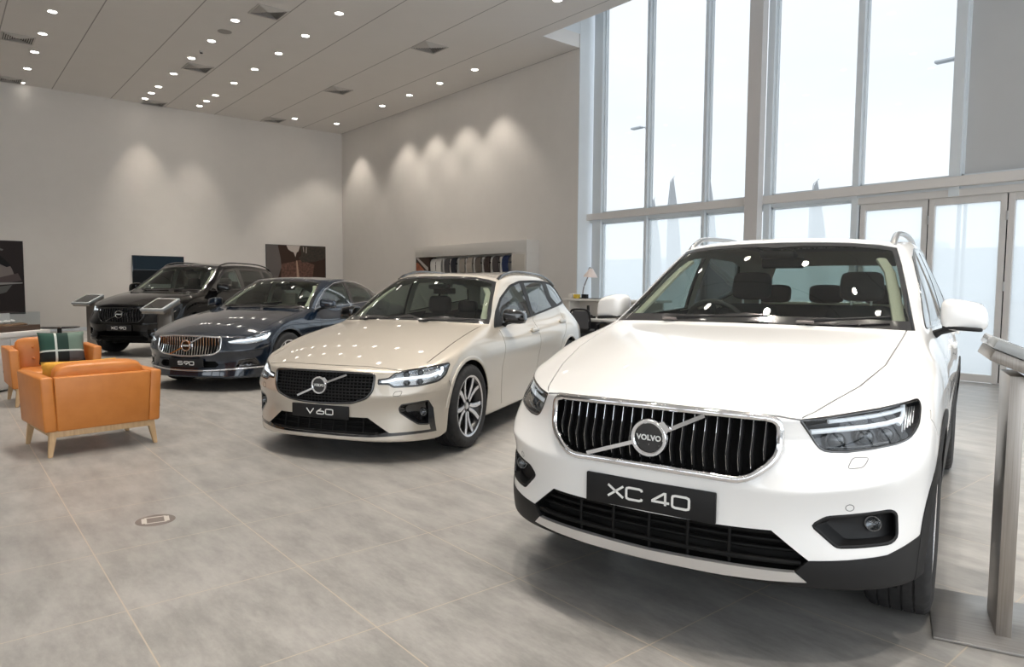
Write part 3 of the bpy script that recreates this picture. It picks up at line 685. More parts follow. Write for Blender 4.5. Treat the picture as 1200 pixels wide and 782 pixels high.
# ------------------------------------------------------------------ interior
def make_interior(car, B, cfg):
    so = cfg.get('seat', SEATDK); z0 = cfg.get('seat_z', .34); W = cfg.get('cab_w', .34); xs = cfg.get('seat_x', -1.55); xr = cfg.get('rear_x', -2.42); up = cfg.get('seat_up', 0)
    for s in (1, -1):
        rt = soft_box('front_seat', (0, 0, 0), (.50, .50, .16), so, car, 1, M=Matrix.Translation((xs + .12, s * W, z0 + .06)))
        b = soft_box('backrest', (0, 0, 0), (.14, .50, .66), so, rt, 1, taper=(0, .18), M=Matrix.Translation((xs - .22, s * W, z0 + .40)) @ Matrix.Rotation(-.22, 4, 'Y'))
        for q in (1, -1): soft_box('side_bolster', (0, 0, 0), (.18, .09, .50), so, rt, 1, M=Matrix.Translation((xs - .16, s * W + q * .20, z0 + .36)) @ Matrix.Rotation(-.22, 4, 'Y'))
        soft_box('headrest', (0, 0, 0), (.11, .28, .20), so, rt, 1, taper=(0, .1), M=Matrix.Translation((xs - .33, s * W, z0 + .80 + up)) @ Matrix.Rotation(-.12, 4, 'Y'))
        bm = bmesh.new(); tube(bm, [(xs - .31, s * W - .06, z0 + .66), (xs - .33, s * W - .06, z0 + .76 + up)], .008); tube(bm, [(xs - .31, s * W + .06, z0 + .66), (xs - .33, s * W + .06, z0 + .76 + up)], .008); obj('headrest_post', bm, SATIN, rt, 40)
    rb = soft_box('rear_bench', (0, 0, 0), (.52, 1.24, .18), so, car, 1, M=Matrix.Translation((xr + .18, 0, z0 + .06)))
    soft_box('rear_backrest', (0, 0, 0), (.16, 1.24, .62), so, rb, 1, taper=(0, .06), M=Matrix.Translation((xr - .16, 0, z0 + .40)) @ Matrix.Rotation(-.25, 4, 'Y'))
    for y in (.40, 0, -.40): soft_box('rear_headrest', (0, 0, 0), (.09, .26, .15), so, rb, 1, M=Matrix.Translation((xr - .27, y, z0 + .76 + up * .6)) @ Matrix.Rotation(-.1, 4, 'Y'))
    # dashboard: a section swept across the car, just under the windscreen foot
    c = cfg['cowl_c']; bm = bmesh.new(); sec = [(-.02, -.045), (-.25, -.035), (-.42, -.045), (-.50, -.08), (-.52, -.15), (-.46, -.22), (-.52, -.34), (-.46, -.55), (-.02, -.55)]
    wd = cfg.get('dash_w', .70); ys = [-wd, -wd * .7, -wd * .35, 0, wd * .35, wd * .7, wd]; rings = []
    for y in ys:
        bow = -.10 * (abs(y) / wd) ** 2
        hump = .035 * max(0, 1 - abs(y + W) / .22)
        rings.append([bm.verts.new((c[0] + bow + p[0], y, c[1] + p[1] + (hump if 2 <= i <= 3 else 0))) for i, p in enumerate(sec)])
    for A, Bq in zip(rings[:-1], rings[1:]):
        for j in range(len(sec)): bm.faces.new((A[j], A[(j + 1) % len(sec)], Bq[(j + 1) % len(sec)], Bq[j]))
    bm.faces.new(rings[0]); bm.faces.new(rings[-1][::-1])
    d = obj('dashboard', bm, DASH, car, 50)
    bm = bmesh.new(); box(bm, (c[0] - .52, 0, c[1] - .20), (.02, .18, .24), .006); obj('centre_screen', bm, GLOSS, d)
    # right-hand-drive steering wheel
    Mx = Matrix.Translation((c[0] - .68, -W, c[1] - .115 + cfg.get('wheel_up', 0))) @ Matrix.Rotation(-1.05, 4, 'Y')
    bm = bmesh.new(); tube(bm, [Mx @ Vector((.182 * math.cos(2 * PI * i / 40), .182 * math.sin(2 * PI * i / 40), 0)) for i in range(40)], .0165, 10, closed=True)
    sw = obj('steering_wheel', bm, DASH, car, 180)
    bm = bmesh.new(); bmesh.ops.create_uvsphere(bm, u_segments=16, v_segments=8, radius=1, matrix=Mx @ Matrix.Diagonal((.075, .085, .03, 1)))
    for a in (0, PI, PI * .5): box(bm, (0, 0, 0), (.13, .035, .016), .004, M=Mx @ Matrix.Rotation(a, 4, 'Z') @ Matrix.Translation((.11, 0, -.005)))
    obj('steering_hub', bm, DASH, sw, 40)
    # mirror and its stalk
    h = cfg['hdr_c']; bm = bmesh.new(); box(bm, (h[0] - .10, 0, h[1] - .12), (.035, .25, .065), .015, seg=3); rm = obj('rear_view_mirror', bm, BLACK, car, 40)
    bm = bmesh.new(); box(bm, (h[0] + .02, 0, h[1] - .075), (.13, .20, .05), .02, M=None); obj('camera_housing', bm, BLACK, rm, 40)
    # door cards, roof lining and pillar trims follow the skin a little inside it
    t = B.part('cabin_lining', ['body', None, 'roof', 'door_f', 'door_r', 'dlo', 'clad', 'tailgate'] + list(cfg.get('gap_tags', ())), None, car, off=-.028, thick=0)
    me = t.data; me.materials.append(DASH); me.materials.append(cfg.get('lining', HEADL)); zb = cfg['belt']
    bmx = bmesh.new(); bmx.from_mesh(me)
    dead = [f for f in bmx.faces if f.calc_center_median().x > cfg['cowl_c'][0] - .15 and f.calc_center_median().z < zb + .0]
    bmesh.ops.delete(bmx, geom=dead, context='FACES')
    for f in bmx.faces: f.material_index = 1 if f.calc_center_median().z > zb + .03 else 0; f.smooth = True
    bmesh.ops.reverse_faces(bmx, faces=bmx.faces); bmx.to_mesh(me); bmx.free()
    # floor and engine bay, so that no daylight falls through the car
    L = cfg['wb']; bm = bmesh.new(); zf = cfg.get('floor_z', .24)
    pl = [(.62, .50), (.46, .56), (-.50, .56), (-.52, .80), (-L + .50, .80), (-L + .48, .56), (-L - .55, .56), (-L - .62, .45)]
    prism(bm, pl + [(p[0], -p[1]) for p in pl[::-1]], zf, zf + .05)
    box(bm, (.10, 0, (zf + cfg['cowl_c'][1] - .1) / 2 - .06), (.85, .98, cfg['cowl_c'][1] - zf - .32)); box(bm, (-.44, 0, (zf + cfg['cowl_c'][1] - .09) / 2), (.03, 1.34, cfg['cowl_c'][1] - .09 - zf)); box(bm, (-L - .10, 0, .5), (.9, 1.0, .4))
    obj('underbody', bm, DARK, car)
# ================================================================== putting a car together
def lerp2(a, b, t): return (a[0] + (b[0] - a[0]) * t, a[1] + (b[1] - a[1]) * t)
def windscreen_outline(D, B, lo=.035, hi=.045, side=.92):
    """front-view (y, z) half outline of the windscreen from the cage rows"""
    base = [Vector(p) for p in D['cowl']] + [Vector(lerp_keys(D['rows'][-1], 22)[8])]
    g1 = lerp_keys(D['g1'], 19)[:6]; g2 = lerp_keys(D['g2'], 19)[:6]
    bot = [base[i].lerp(g1[i], lo) for i in range(5)] + [base[4].lerp(base[5], side).lerp(g1[4].lerp(g1[5], side), lo)]
    mid = g1[4].lerp(g1[5], side); top = [g2[i].lerp(g1[i], hi) for i in range(5)] + [g2[4].lerp(g2[5], side - .06).lerp(g1[4].lerp(g1[5], side), hi)]
    pts = [(p.y, p.z) for p in bot]; q1 = (bot[5].lerp(mid, .5) + (bot[5].lerp(mid, .5) - bot[5].lerp(top[5], .25)) * .0)
    pts += [(q1.y, q1.z), (mid.y, mid.z), ((mid.y + top[5].y) / 2 + .004, (mid.z + top[5].z) / 2)]
    pts += [(p.y, p.z) for p in top[::-1]]
    n = len(pts); r = [0] * n; r[5] = .03; r[9] = .05
    return pts, [0 if abs(p[0]) < 1e-6 else .02 for p in pts]
def rear_outline(D, inset=.08):
    r = lerp_keys(D['rows'][-1], 22)[16:22]; g1 = lerp_keys(D['g1'], 19)[13:19]; g2 = lerp_keys(D['g2'], 19)[13:19]
    bot = [a.lerp(b, .12) for a, b in zip(r, g1)]; top = [a.lerp(b, .12) for a, b in zip(g2, g1)]
    P = [(p.y, p.z) for p in bot[::-1]][:-1] + [(bot[0].y - .06, bot[0].z), (g1[0].y - .055, g1[0].z), (top[0].y - .05, top[0].z)] + [(p.y, p.z) for p in top[1:]]
    return P
AX['r'] = (1, 2)
def build_car(nm, D, cfg):
    B = Body(D, cfg.get('lev', 3)); pz = POSE[nm]; L = WB[nm]; R = cfg['R']; PM = cfg['paint']; trim = cfg.get('trim', GLOSS)
    car = empty('car', (pz[0], pz[1], 0), pz[2], cfg['label'], 'car', 'new cars on display in the showroom')
    sideonly = lambda c, n: c.y > .45
    # ---- openings and regions
    for k, cx in enumerate((0, -L)): B.cut('hole', 's', circle_poly(cx, R, cfg['arch'], 48) if 0 else circle_poly(cx, R, cfg['arch'], 28, 0, PI) + [(cx - cfg['arch'], -.5), (cx + cfg['arch'], -.5)], sideonly)
    if cfg.get('clad'):
        for cx in (0, -L):
            r2 = cfg['arch'] + cfg['clad']; B.cut('clad', 's', circle_poly(cx, R, r2, 28, 0, PI) + [(cx - r2, .1), (cx + r2, .1)], lambda c, n: c.y > .6 and n.y > -.2)
        B.cut('clad', 's', cfg['sill'], lambda c, n: c.y > .55)
    ws, wr = windscreen_outline(D, B); wsi = inset_poly(mirror_half(ws), .022)
    wsh = [(max(0, p[0]), p[1]) for p in ws]; inn = [(max(0, p[0]), p[1]) for p in wsi[:len(ws)]]; inn = [(0.0, ws[0][1] + .055)] + [(p[0], p[1] + (.02 if p[1] < ws[5][1] + .05 else 0)) for p in inn[1:-1]] + [(0.0, ws[-1][1] - .035)]
    cws = lambda c, n: n.x > .1 and n.z > .05 and -2 < c.x < 0
    B.cut('windscreen', 'f', inn, cws); B.cut('frit', 'f', wsh, cws)
    B.cut('tailglass', 'r', rear_outline(D), lambda c, n: c.x < -2.4 and n.x < -.05)
    glass = cfg['windows']
    for i, w in enumerate(glass): B.cut('win%d' % i, 's', w, lambda c, n: n.y > .3 and c.y > .3)
    B.cut('dlo', 's', cfg['dlo'], lambda c, n: n.y > .25 and c.y > .3)
    for name, view, poly in cfg['front']: B.cut(name, view, poly)
    gaps = []
    for view in 'stf':
        for pl in cfg['gaps'].get(view, ()):
            g = 'gap%d' % len(gaps); gaps.append((g, view != 's' and abs(pl[0][1] if view == 't' else pl[0][0]) < 1e-6))
            B.cut(g, view, band_poly(pl, cfg.get('gap_w', .0055)), (lambda c, n: c.y > .5) if view == 's' else None)
    cfg['gap_tags'] = [g for g, _ in gaps]
    for name, poly in cfg['panels']['s']: B.cut(name, 's', poly, lambda c, n: c.y > .5 and n.y > -.2)
    B.cut('bonnet', 't', cfg['panels']['t'], lambda c, n: n.z > .12 and c.z > cfg['bonnet_z'])
    B.cut('bumper', 's', cfg['panels']['bumper'], lambda c, n: True)
    B.cut('rear_bumper', 's', [(-L - cfg['arch'] * .8, .1), (-L - 2, .1), (-L - 2, cfg['rb_z']), (-L - cfg['arch'] * .8, cfg['rb_z'])], lambda c, n: True)
    B.cut('tailgate', 'r', [(0, cfg['rb_z']), (.62, cfg['rb_z']), (.60, 1.0), (.52, cfg['hdr_c'][1] - .02), (0, cfg['hdr_c'][1] - .02)], lambda c, n: c.x < -2.5 and n.x < -.05)
    if cfg.get('sunroof'): B.cut('sunroof', 't', cfg['sunroof'], lambda c, n: n.z > .5 and c.z > cfg['belt'] + .2)
    B.cut('roof', 't', cfg['roof_poly'], lambda c, n: n.z > .3 and c.z > cfg['belt'] + .2)
    B.finish()
    # ---- painted panels
    B.part('body_shell', [None], PM, car); B.part('bonnet', 'bonnet', PM, car); rf = B.part('roof', 'roof', PM, car)
    if cfg.get('sunroof'): B.part('sunroof', 'sunroof', GLOSS, rf, off=-.001)
    B.part('front_bumper', 'bumper', PM, car); B.part('rear_bumper', 'rear_bumper', PM, car); tg = B.part('tailgate', 'tailgate', PM, car)
    for g, across in gaps:
        for sg in ((0,) if across else (1, -1)): B.part('panel_gap', g, cfg.get('gap_m', DARK), car, side=sg, off=-.005, thick=0)
    if cfg.get('clad'): B.part('arch_cladding', 'clad', BLACK, car, off=.004, thick=.012)
    doors = {}
    for dn in ('door_f', 'door_r'):
        for sg in (1, -1): doors[dn, sg] = B.part('door', dn, PM, car, side=sg)
    wsc = B.part('windscreen', 'windscreen', GLASS_W, car, off=-.004, thick=0); B.part('windscreen_border', 'frit', GLOSS, wsc, off=-.003, thick=.003)
    tgl = B.part('rear_window', 'tailglass', GLASS_S, tg or car, off=-.003, thick=0)
    for sg in (1, -1):
        e = [(ws[k][0] - .040, ws[k][1]) for k in (5, 6, 7, 8)] + [(ws[9][0] - .05, ws[9][1] - .03)]; bm = bmesh.new(); strip(B, bm, 'f', e, cfg.get('pillar_w', .058), .012, closed=False, off=-.05, sg=sg); obj('pillar_trim', bm, HEADL, car, 60)
        wt = B.part('window_trim', 'dlo', cfg.get('dlo_mat', GLOSS), car, side=sg, off=-.002, thick=.004)
        for i in range(len(glass)): B.part('side_window', 'win%d' % i, cfg.get('wglass', [GLASS_S] * 9)[i], wt, side=sg, off=-.004, thick=0)
        bm = bmesh.new(); strip(B, bm, 's', cfg['dlo'], .010, .004, sg=sg); obj('window_moulding', bm, trim, wt, 60)
        # handles
        for (hx, hz), dn in zip(cfg['handles'], ('door_f', 'door_r')):
            h = B.hit('s', hx, hz); h2 = B.hit('s', hx - .2, hz)
            p = Vector((hx, h[0].y + .018, hz)); e = (h2[0] - h[0]); an = math.atan2(e.y, e.x) - PI
            bm = bmesh.new(); box(bm, (0, 0, 0), (.22, .022, .034), .009, M=Matrix.Translation((p.x, p.y * sg, p.z)) @ Matrix.Rotation(an * sg, 4, 'Z'), seg=3)
            for q in (-.085, .085): box(bm, (0, -.016 * sg, 0), (.035, .03, .022), .006, M=Matrix.Translation((p.x, p.y * sg, p.z)) @ Matrix.Rotation(an * sg, 4, 'Z') @ Matrix.Translation((q, 0, 0)))
            obj('door_handle', bm, PM, doors[dn, sg], 50)
            bm = bmesh.new(); bmesh.ops.create_uvsphere(bm, u_segments=20, v_segments=10, radius=1, matrix=Matrix.Translation((p.x, (h[0].y - .004) * sg, p.z)) @ Matrix.Diagonal((.075, .009, .038, 1))); obj('handle_cup', bm, cfg['paint'], doors[dn, sg], 180)
        cfg['mirror'](car, B, sg, PM)
        if cfg.get('rail'): 
            pts = []
            for (x, off) in cfg['rail']:
                h = B.hit('t', x, cfg['rail_y'](x)); pts.append((x, h[0].y * sg, h[0].z + off))
            bm = bmesh.new(); tube(bm, spline(pts, 8), .019, 10, flat=((0, 0, 1), .8)); obj('roof_rail', bm, cfg['rail_mat'], car, 60)
        # wheel housings
        for cx in (0, -L):
            if not cfg.get('clad'):
                bm = bmesh.new(); strip(B, bm, 's', circle_poly(cx, R, cfg['arch'] + .016, 36, .12, PI - .12), .034, .006, closed=False, sg=sg); obj('arch_lip', bm, PM, car, 80)
            bm = bmesh.new(); lathe(bm, [(0, .52), (cfg['arch'] - .01, .52), (cfg['arch'] + .006, cfg.get('lin_y', .80))], 40, 'Y', (cx, 0, R), -.35, PI + .35)
            if sg < 0: bmesh.ops.scale(bm, vec=(1, -1, 1), verts=bm.verts)
            obj('wheel_housing', bm, DARK, car, 40)
            make_wheel(car, cx, sg * cfg['track'], R, cfg['tw'], cfg['rr'], sg, cfg.get('wstyle', 0), cfg.get('wdetail', True))
    # ---- wipers
    for (a, b) in cfg['wipers']:
        pts = []
        for i in range(9):
            t = i / 8; y = a[0] + (b[0] - a[0]) * t; z = a[1] + (b[1] - a[1]) * t; h = B.hit('f', y, z)
            if h: pts.append(h[0] + h[1] * (.018 if i else .01))
        if len(pts) > 3:
            bm = bmesh.new(); tube(bm, pts, [.011] * 3 + [.006] * (len(pts) - 3), 6); wp = obj('wiper', bm, BLACK, car, 60)
            bm = bmesh.new(); box(bm, pts[0] + Vector((.008, 0, .0)), (.026, .085, .014), .006); obj('wiper_pivot', bm, WIPG if cfg.get('near') else BLACK, wp, 50)
    make_interior(car, B, dict(cfg, wb=L))
    cfg['nose'](car, B, cfg)
    # ---- plate
    px, pzv, ph = cfg['plate']; bm = bmesh.new(); box(bm, (px, 0, pzv), (.014, .52, ph), .005); pl = obj('number_plate', bm, BLACK, car, 40)
    bm = bmesh.new(); lettering(bm, cfg['text'], ph * .46, *cfg['tw_'], ph * .075, Matrix.Translation((px + .0075, 0, pzv)) @ Matrix(((0, 0, 1, 0), (1, 0, 0, 0), (0, 1, 0, 0), (0, 0, 0, 1))), .002, cfg.get('tspace')); obj('lettering', bm, WHITEP, pl)
    B.bm.free(); B.whole.free()
    return car
def emblem(car, B, c, r, ry, bar, cfg, detail=True):
    """ring with an arrow, dark disc, lettering, and the slanted bar across the grille; c = centre (x, z)"""
    F = Matrix.Translation((c[0], 0, c[1])) @ Matrix(((0, 0, 1, 0), (1, 0, 0, 0), (0, 1, 0, 0), (0, 0, 0, 1)))       # local x -> car y, y -> car z, z -> car x
    ri = r * .76; bm = bmesh.new(); prof = [(ri, -.02), (ri, .010), (ri + .004, .014), (r - .005, .014), (r, .008), (r, -.02)]; n = 48; rings = []
    for j in range(n):
        a = 2 * PI * j / n; rings.append([bm.verts.new(F @ Vector((q * math.cos(a), q * math.sin(a), h))) for q, h in prof])
    for j in range(n):
        A, C = rings[j], rings[(j + 1) % n]
        for k in range(len(prof) - 1): bm.faces.new((A[k], A[k + 1], C[k + 1], C[k]))
    a = math.radians(38); ux = Vector((math.cos(a), math.sin(a), 0)); vx = Vector((-ux.y, ux.x, 0))
    P = [ux * r * .93 + vx * r * .34, ux * r * 1.22 + vx * r * .24, ux * r * 1.26 - vx * r * .26, ux * r * .93 - vx * r * .34]
    lo = [bm.verts.new(F @ (p + Vector((0, 0, -.012)))) for p in P]; hi = [bm.verts.new(F @ (p + Vector((0, 0, .012)))) for p in P]
    bm.faces.new(hi); bm.faces.new(lo[::-1])
    for i in range(4): bm.faces.new((lo[i], lo[(i + 1) % 4], hi[(i + 1) % 4], hi[i]))
    em = obj('emblem', bm, CHROME, car, 40)
    bm = bmesh.new(); lathe(bm, [(0, .004), (ri * .98, .004), (ri * .98, -.02)], 40, 'Z'); bmesh.ops.transform(bm, matrix=F, verts=bm.verts); obj('emblem_disc', bm, GLOSS, em, 40)
    cu = bpy.data.curves.new('letters', 'FONT'); cu.body = 'VOLVO'; cu.align_x = 'CENTER'; cu.align_y = 'CENTER'; cu.size = ri * .60; cu.extrude = .001; cu.offset = .0012; cu.space_character = 1.05
    to = bpy.data.objects.new('letters', cu); COL.objects.link(to); dg = bpy.context.evaluated_depsgraph_get(); dg.update(); me = bpy.data.meshes.new_from_object(to.evaluated_get(dg)); bpy.data.objects.remove(to); bpy.data.curves.remove(cu)
    me.transform(F @ Matrix.Translation((0, 0, .0055)) @ Matrix.Diagonal((.84, .84, 1, 1))); me.materials.clear(); me.name = 'lettering'; link('lettering', me, em, WHITEP)
    (y0, z0), (y1, z1) = bar
    for A, C in (((y0, z0), (-r * .80, c[1] + (z0 - c[1]) * (r * .80 / abs(y0)))), ((r * .95, c[1] + (z1 - c[1]) * (r * .95 / abs(y1))), (y1, z1))):
        d = Vector((C[0] - A[0], C[1] - A[1])).normalized(); nn = Vector((-d.y, d.x)) * cfg.get('bar_w', .0075); P = []; bm = bmesh.new()
        for y, z in (A, C):
            xx = cfg['bar_x'](y, z)
            for s in (1, -1): P.append((xx, y + nn.x * s, z + nn.y * s))
        q = [P[0], P[2], P[3], P[1]]; lo = [bm.verts.new((p[0] - .012, p[1], p[2])) for p in q]; hi = [bm.verts.new(p) for p in q]
        bm.faces.new(hi); bm.faces.new(lo[::-1])
        for i in range(4): bm.faces.new((lo[i], lo[(i + 1) % 4], hi[(i + 1) % 4], hi[i]))
        obj('emblem_bar', bm, CHROME, em)
def headlights(car, B, cfg, poly, drls, projs, depth=.05, drl=DRLW, drl_r=.009, inner=LAMPDK, bezel=.009):
    for sg in (1, -1):
        hl = B.part('headlight', 'headlight', inner, car, side=sg, off=-depth, thick=-depth + .001)
        B.part('lamp_cover', 'headlight', LENS, hl, side=sg, off=-.001, thick=0)
        bm = bmesh.new(); strip(B, bm, 'f', poly, cfg.get('bezel', bezel), .0015, sg=sg, inward=0); obj('lamp_seal', bm, GLOSS, hl, 60)
        for dl, rad in drls:
            pts = B.path('f', dl, -depth * .35); pts = [(p.x, p.y * sg, p.z) for p in pts]
            if len(pts) > 1: bm = bmesh.new(); tube(bm, pts, rad, 8); obj('daytime_running_light', bm, drl, hl, 60)
        for (y, z, r) in projs:
            h = B.hit('f', y, z)
            if not h: continue
            p = h[0] - h[1] * depth * .62; d = Vector((.85, .45, 0)).normalized(); Mx = Matrix.Translation((p.x, p.y * sg, p.z)) @ Vector((d.x, d.y * sg, 0)).to_track_quat('Z', 'Y').to_matrix().to_4x4()
            bm = bmesh.new(); lathe(bm, [(r * 1.25, -.02), (r * 1.28, .004), (r * 1.08, .006), (r, 0)], 24, 'Z'); bmesh.ops.transform(bm, matrix=Mx, verts=bm.verts); pr = obj('lamp_reflector', bm, cfg.get('refl_m', LAMPIN), hl, 40)
            bm = bmesh.new(); bmesh.ops.create_uvsphere(bm, u_segments=20, v_segments=10, radius=1, matrix=Mx @ Matrix.Diagonal((r, r, r * .6, 1))); obj('projector_lens', bm, cfg.get('proj_m', PROJ), hl, 180)
def grille(car, B, cfg, half, depth, nslat, slat_prof, frame_w, frame_m, bars='v', ends=None, back=GLOSS, sw=.010, pit=None):
    full = mirror_half(half)
    # backing: an inset sheet behind the opening, with walls
    bm = bmesh.new(); P3 = []
    for i in range(len(full)):
        a, b = full[i], full[(i + 1) % len(full)]; k = max(1, int(math.hypot(b[0] - a[0], b[1] - a[1]) / .03))
        for j in range(k):
            y, z = a[0] + (b[0] - a[0]) * j / k, a[1] + (b[1] - a[1]) * j / k; h = B.hit('f', y, z)
            if h: P3.append(h[0])
    rim = [bm.verts.new(p) for p in P3]; bk = [bm.verts.new((p.x - depth, p.y * .985, p.z)) for p in P3]; n = len(rim)
    for i in range(n): bm.faces.new((rim[i], rim[(i + 1) % n], bk[(i + 1) % n], bk[i]))
    zc = sum(p[1] for p in full) / len(full); xs = []
    ring = bk
    cen = bm.verts.new((max(p.x for p in P3) - depth, 0, zc))
    for i in range(n): bm.faces.new((bk[i], bk[(i + 1) % n], cen))
    g = obj('grille', bm, DARK if back is None else back, car, 30)
    if frame_w:
        bm = bmesh.new(); strip(B, bm, 'f', full, frame_w, frame_w * .42, inward=-frame_w * .0); obj('grille_frame', bm, frame_m, g, 50)
    if bars == 'v':
        for i in range(nslat):
            y = ends * (2 * i / (nslat - 1) - 1); zz = [p for p in scan_poly(full, y)]
            if len(zz) < 2: continue
            z0, z1 = min(zz) + .012, max(zz) - .012
            for q, m, w, dx in (('grille_slat', BLACK, sw, 0), ('slat_edge', CHROME, sw * cfg.get('edge_k', .32), .004)):
                bm = bmesh.new(); pts = []
                for t, ox in slat_prof:
                    z = z1 + (z0 - z1) * t; h = B.hit('f', y, z); pts.append(Vector((h[0].x + ox + dx, y, z)))
                rings = []
                for p in pts: rings.append([bm.verts.new((p.x - (.03 if q == 'grille_slat' else .004), p.y - w / 2, p.z)), bm.verts.new((p.x - .004, p.y - w / 2, p.z)), bm.verts.new((p.x, p.y - w / 4, p.z)), bm.verts.new((p.x, p.y + w / 4, p.z)), bm.verts.new((p.x - .004, p.y + w / 2, p.z)), bm.verts.new((p.x - (.03 if q == 'grille_slat' else .004), p.y + w / 2, p.z))])
                for A, C in zip(rings[:-1], rings[1:]):
                    for j in range(6): bm.faces.new((A[j], A[(j + 1) % 6], C[(j + 1) % 6], C[j]))
                bm.faces.new(rings[0]); bm.faces.new(rings[-1][::-1])
                obj(q, bm, (cfg.get('slat_mat', m) if q == 'slat_edge' else m), g)
    else:
        zs = [p[1] for p in full]; z0, z1 = min(zs), max(zs)
        for i in range(1, nslat + 1):
            z = z0 + (z1 - z0) * i / (nslat + 1); yy = scan_poly([(p[1], p[0]) for p in full], z)
            if len(yy) < 2: continue
            ym = max(yy) - .01; pts = []
            for k in range(17):
                y = -ym + 2 * ym * k / 16; h = B.hit('f', y, z); pts.append(Vector((h[0].x - depth * .35, y, z)))
            bm = bmesh.new(); tube(bm, pts, .0055, 6); obj('grille_slat', bm, BLACK, g, 60)
        for k in range(-13, 14):
            y = k * .031; zz = scan_poly(full, y)
            if len(zz) < 2: continue
            bm = bmesh.new(); tube(bm, [(B.hit('f', y, z)[0].x - depth * .55, y, z) for z in np.linspace(min(zz) + .005, max(zz) - .005, 6)], .004, 6); obj('grille_rib', bm, BLACK, g, 60)
    return g
def scan_poly(poly, u):
    """values where the vertical line at u crosses a closed outline"""
    out = []
    for i in range(len(poly)):
        a, b = poly[i], poly[(i + 1) % len(poly)]
        if (a[0] > u) != (b[0] > u): out.append(a[1] + (b[1] - a[1]) * (u - a[0]) / (b[0] - a[0]))
    return out
def intake(car, B, half, depth, rows, name='lower_intake', vr=()):
    full = mirror_half(half); bm = bmesh.new(); P3 = []
    for i in range(len(full)):
        a, b = full[i], full[(i + 1) % len(full)]; k = max(1, int(math.hypot(b[0] - a[0], b[1] - a[1]) / .03))
        for j in range(k):
            h = B.hit('f', a[0] + (b[0] - a[0]) * j / k, a[1] + (b[1] - a[1]) * j / k)
            if h: P3.append(h[0])
    rim = [bm.verts.new(p) for p in P3]; bk = [bm.verts.new((p.x - depth, p.y * .96, p.z)) for p in P3]; n = len(rim)
    for i in range(n): bm.faces.new((rim[i], rim[(i + 1) % n], bk[(i + 1) % n], bk[i]))
    cen = bm.verts.new((sum(p.x for p in P3) / n - depth + .03, 0, sum(p.z for p in P3) / n))
    for i in range(n): bm.faces.new((bk[i], bk[(i + 1) % n], cen))
    g = obj(name, bm, INTK, car, 30)
    for z, r, back in rows:
        yy = scan_poly([(p[1], p[0]) for p in full], z)
        if len(yy) < 2: continue
        ym = max(yy) - .012; pts = [(B.hit('f', y, z)[0].x - back, y, z) for y in np.linspace(-ym, ym, 25)]
        bm = bmesh.new(); tube(bm, pts, r, 8); obj('intake_slat', bm, INTK, g, 60)
    for y in vr:
        zz = scan_poly(full, y); bm = bmesh.new(); tube(bm, [(B.hit('f', y, z)[0].x - .02, y, z) for z in np.linspace(min(zz) + .004, max(zz) - .004, 5)], .006, 6); obj('intake_rib', bm, INTK, g, 60)
    return g
def fog(car, B, poly, depth, lamp, m=BLACK, lamp_r=.024, cover=None):
    for sg in (1, -1):
        p = pocket(B, 'fog_lamp_recess', 'f', poly, depth, m, car, (sg,), (-1, 0, 0), .002, .80)[0]
        bm = bmesh.new(); strip(B, bm, 'f', poly, .012, .003, sg=sg); obj('recess_edge', bm, m, p, 60)
        if lamp:
            h = B.hit('f', *lamp); q = h[0] + Vector((-depth * .75, 0, 0)); Mx = Matrix.Translation((q.x, q.y * sg, q.z)) @ Matrix.Rotation(PI / 2, 4, 'Y')
            bm = bmesh.new(); lathe(bm, [(lamp_r * 1.15, -.02), (lamp_r * 1.15, .012), (lamp_r, .012), (lamp_r * .6, .0), (0, -.004)], 24, 'Z'); bmesh.ops.transform(bm, matrix=Mx, verts=bm.verts); l = obj('fog_lamp', bm, FOGM, p, 40)
            bm = bmesh.new(); lathe(bm, [(0, .022), (lamp_r * .6, .019), (lamp_r * 1.0, .012)], 24, 'Z'); bmesh.ops.transform(bm, matrix=Mx, verts=bm.verts); obj('fog_lens', bm, LENS, p, 60)
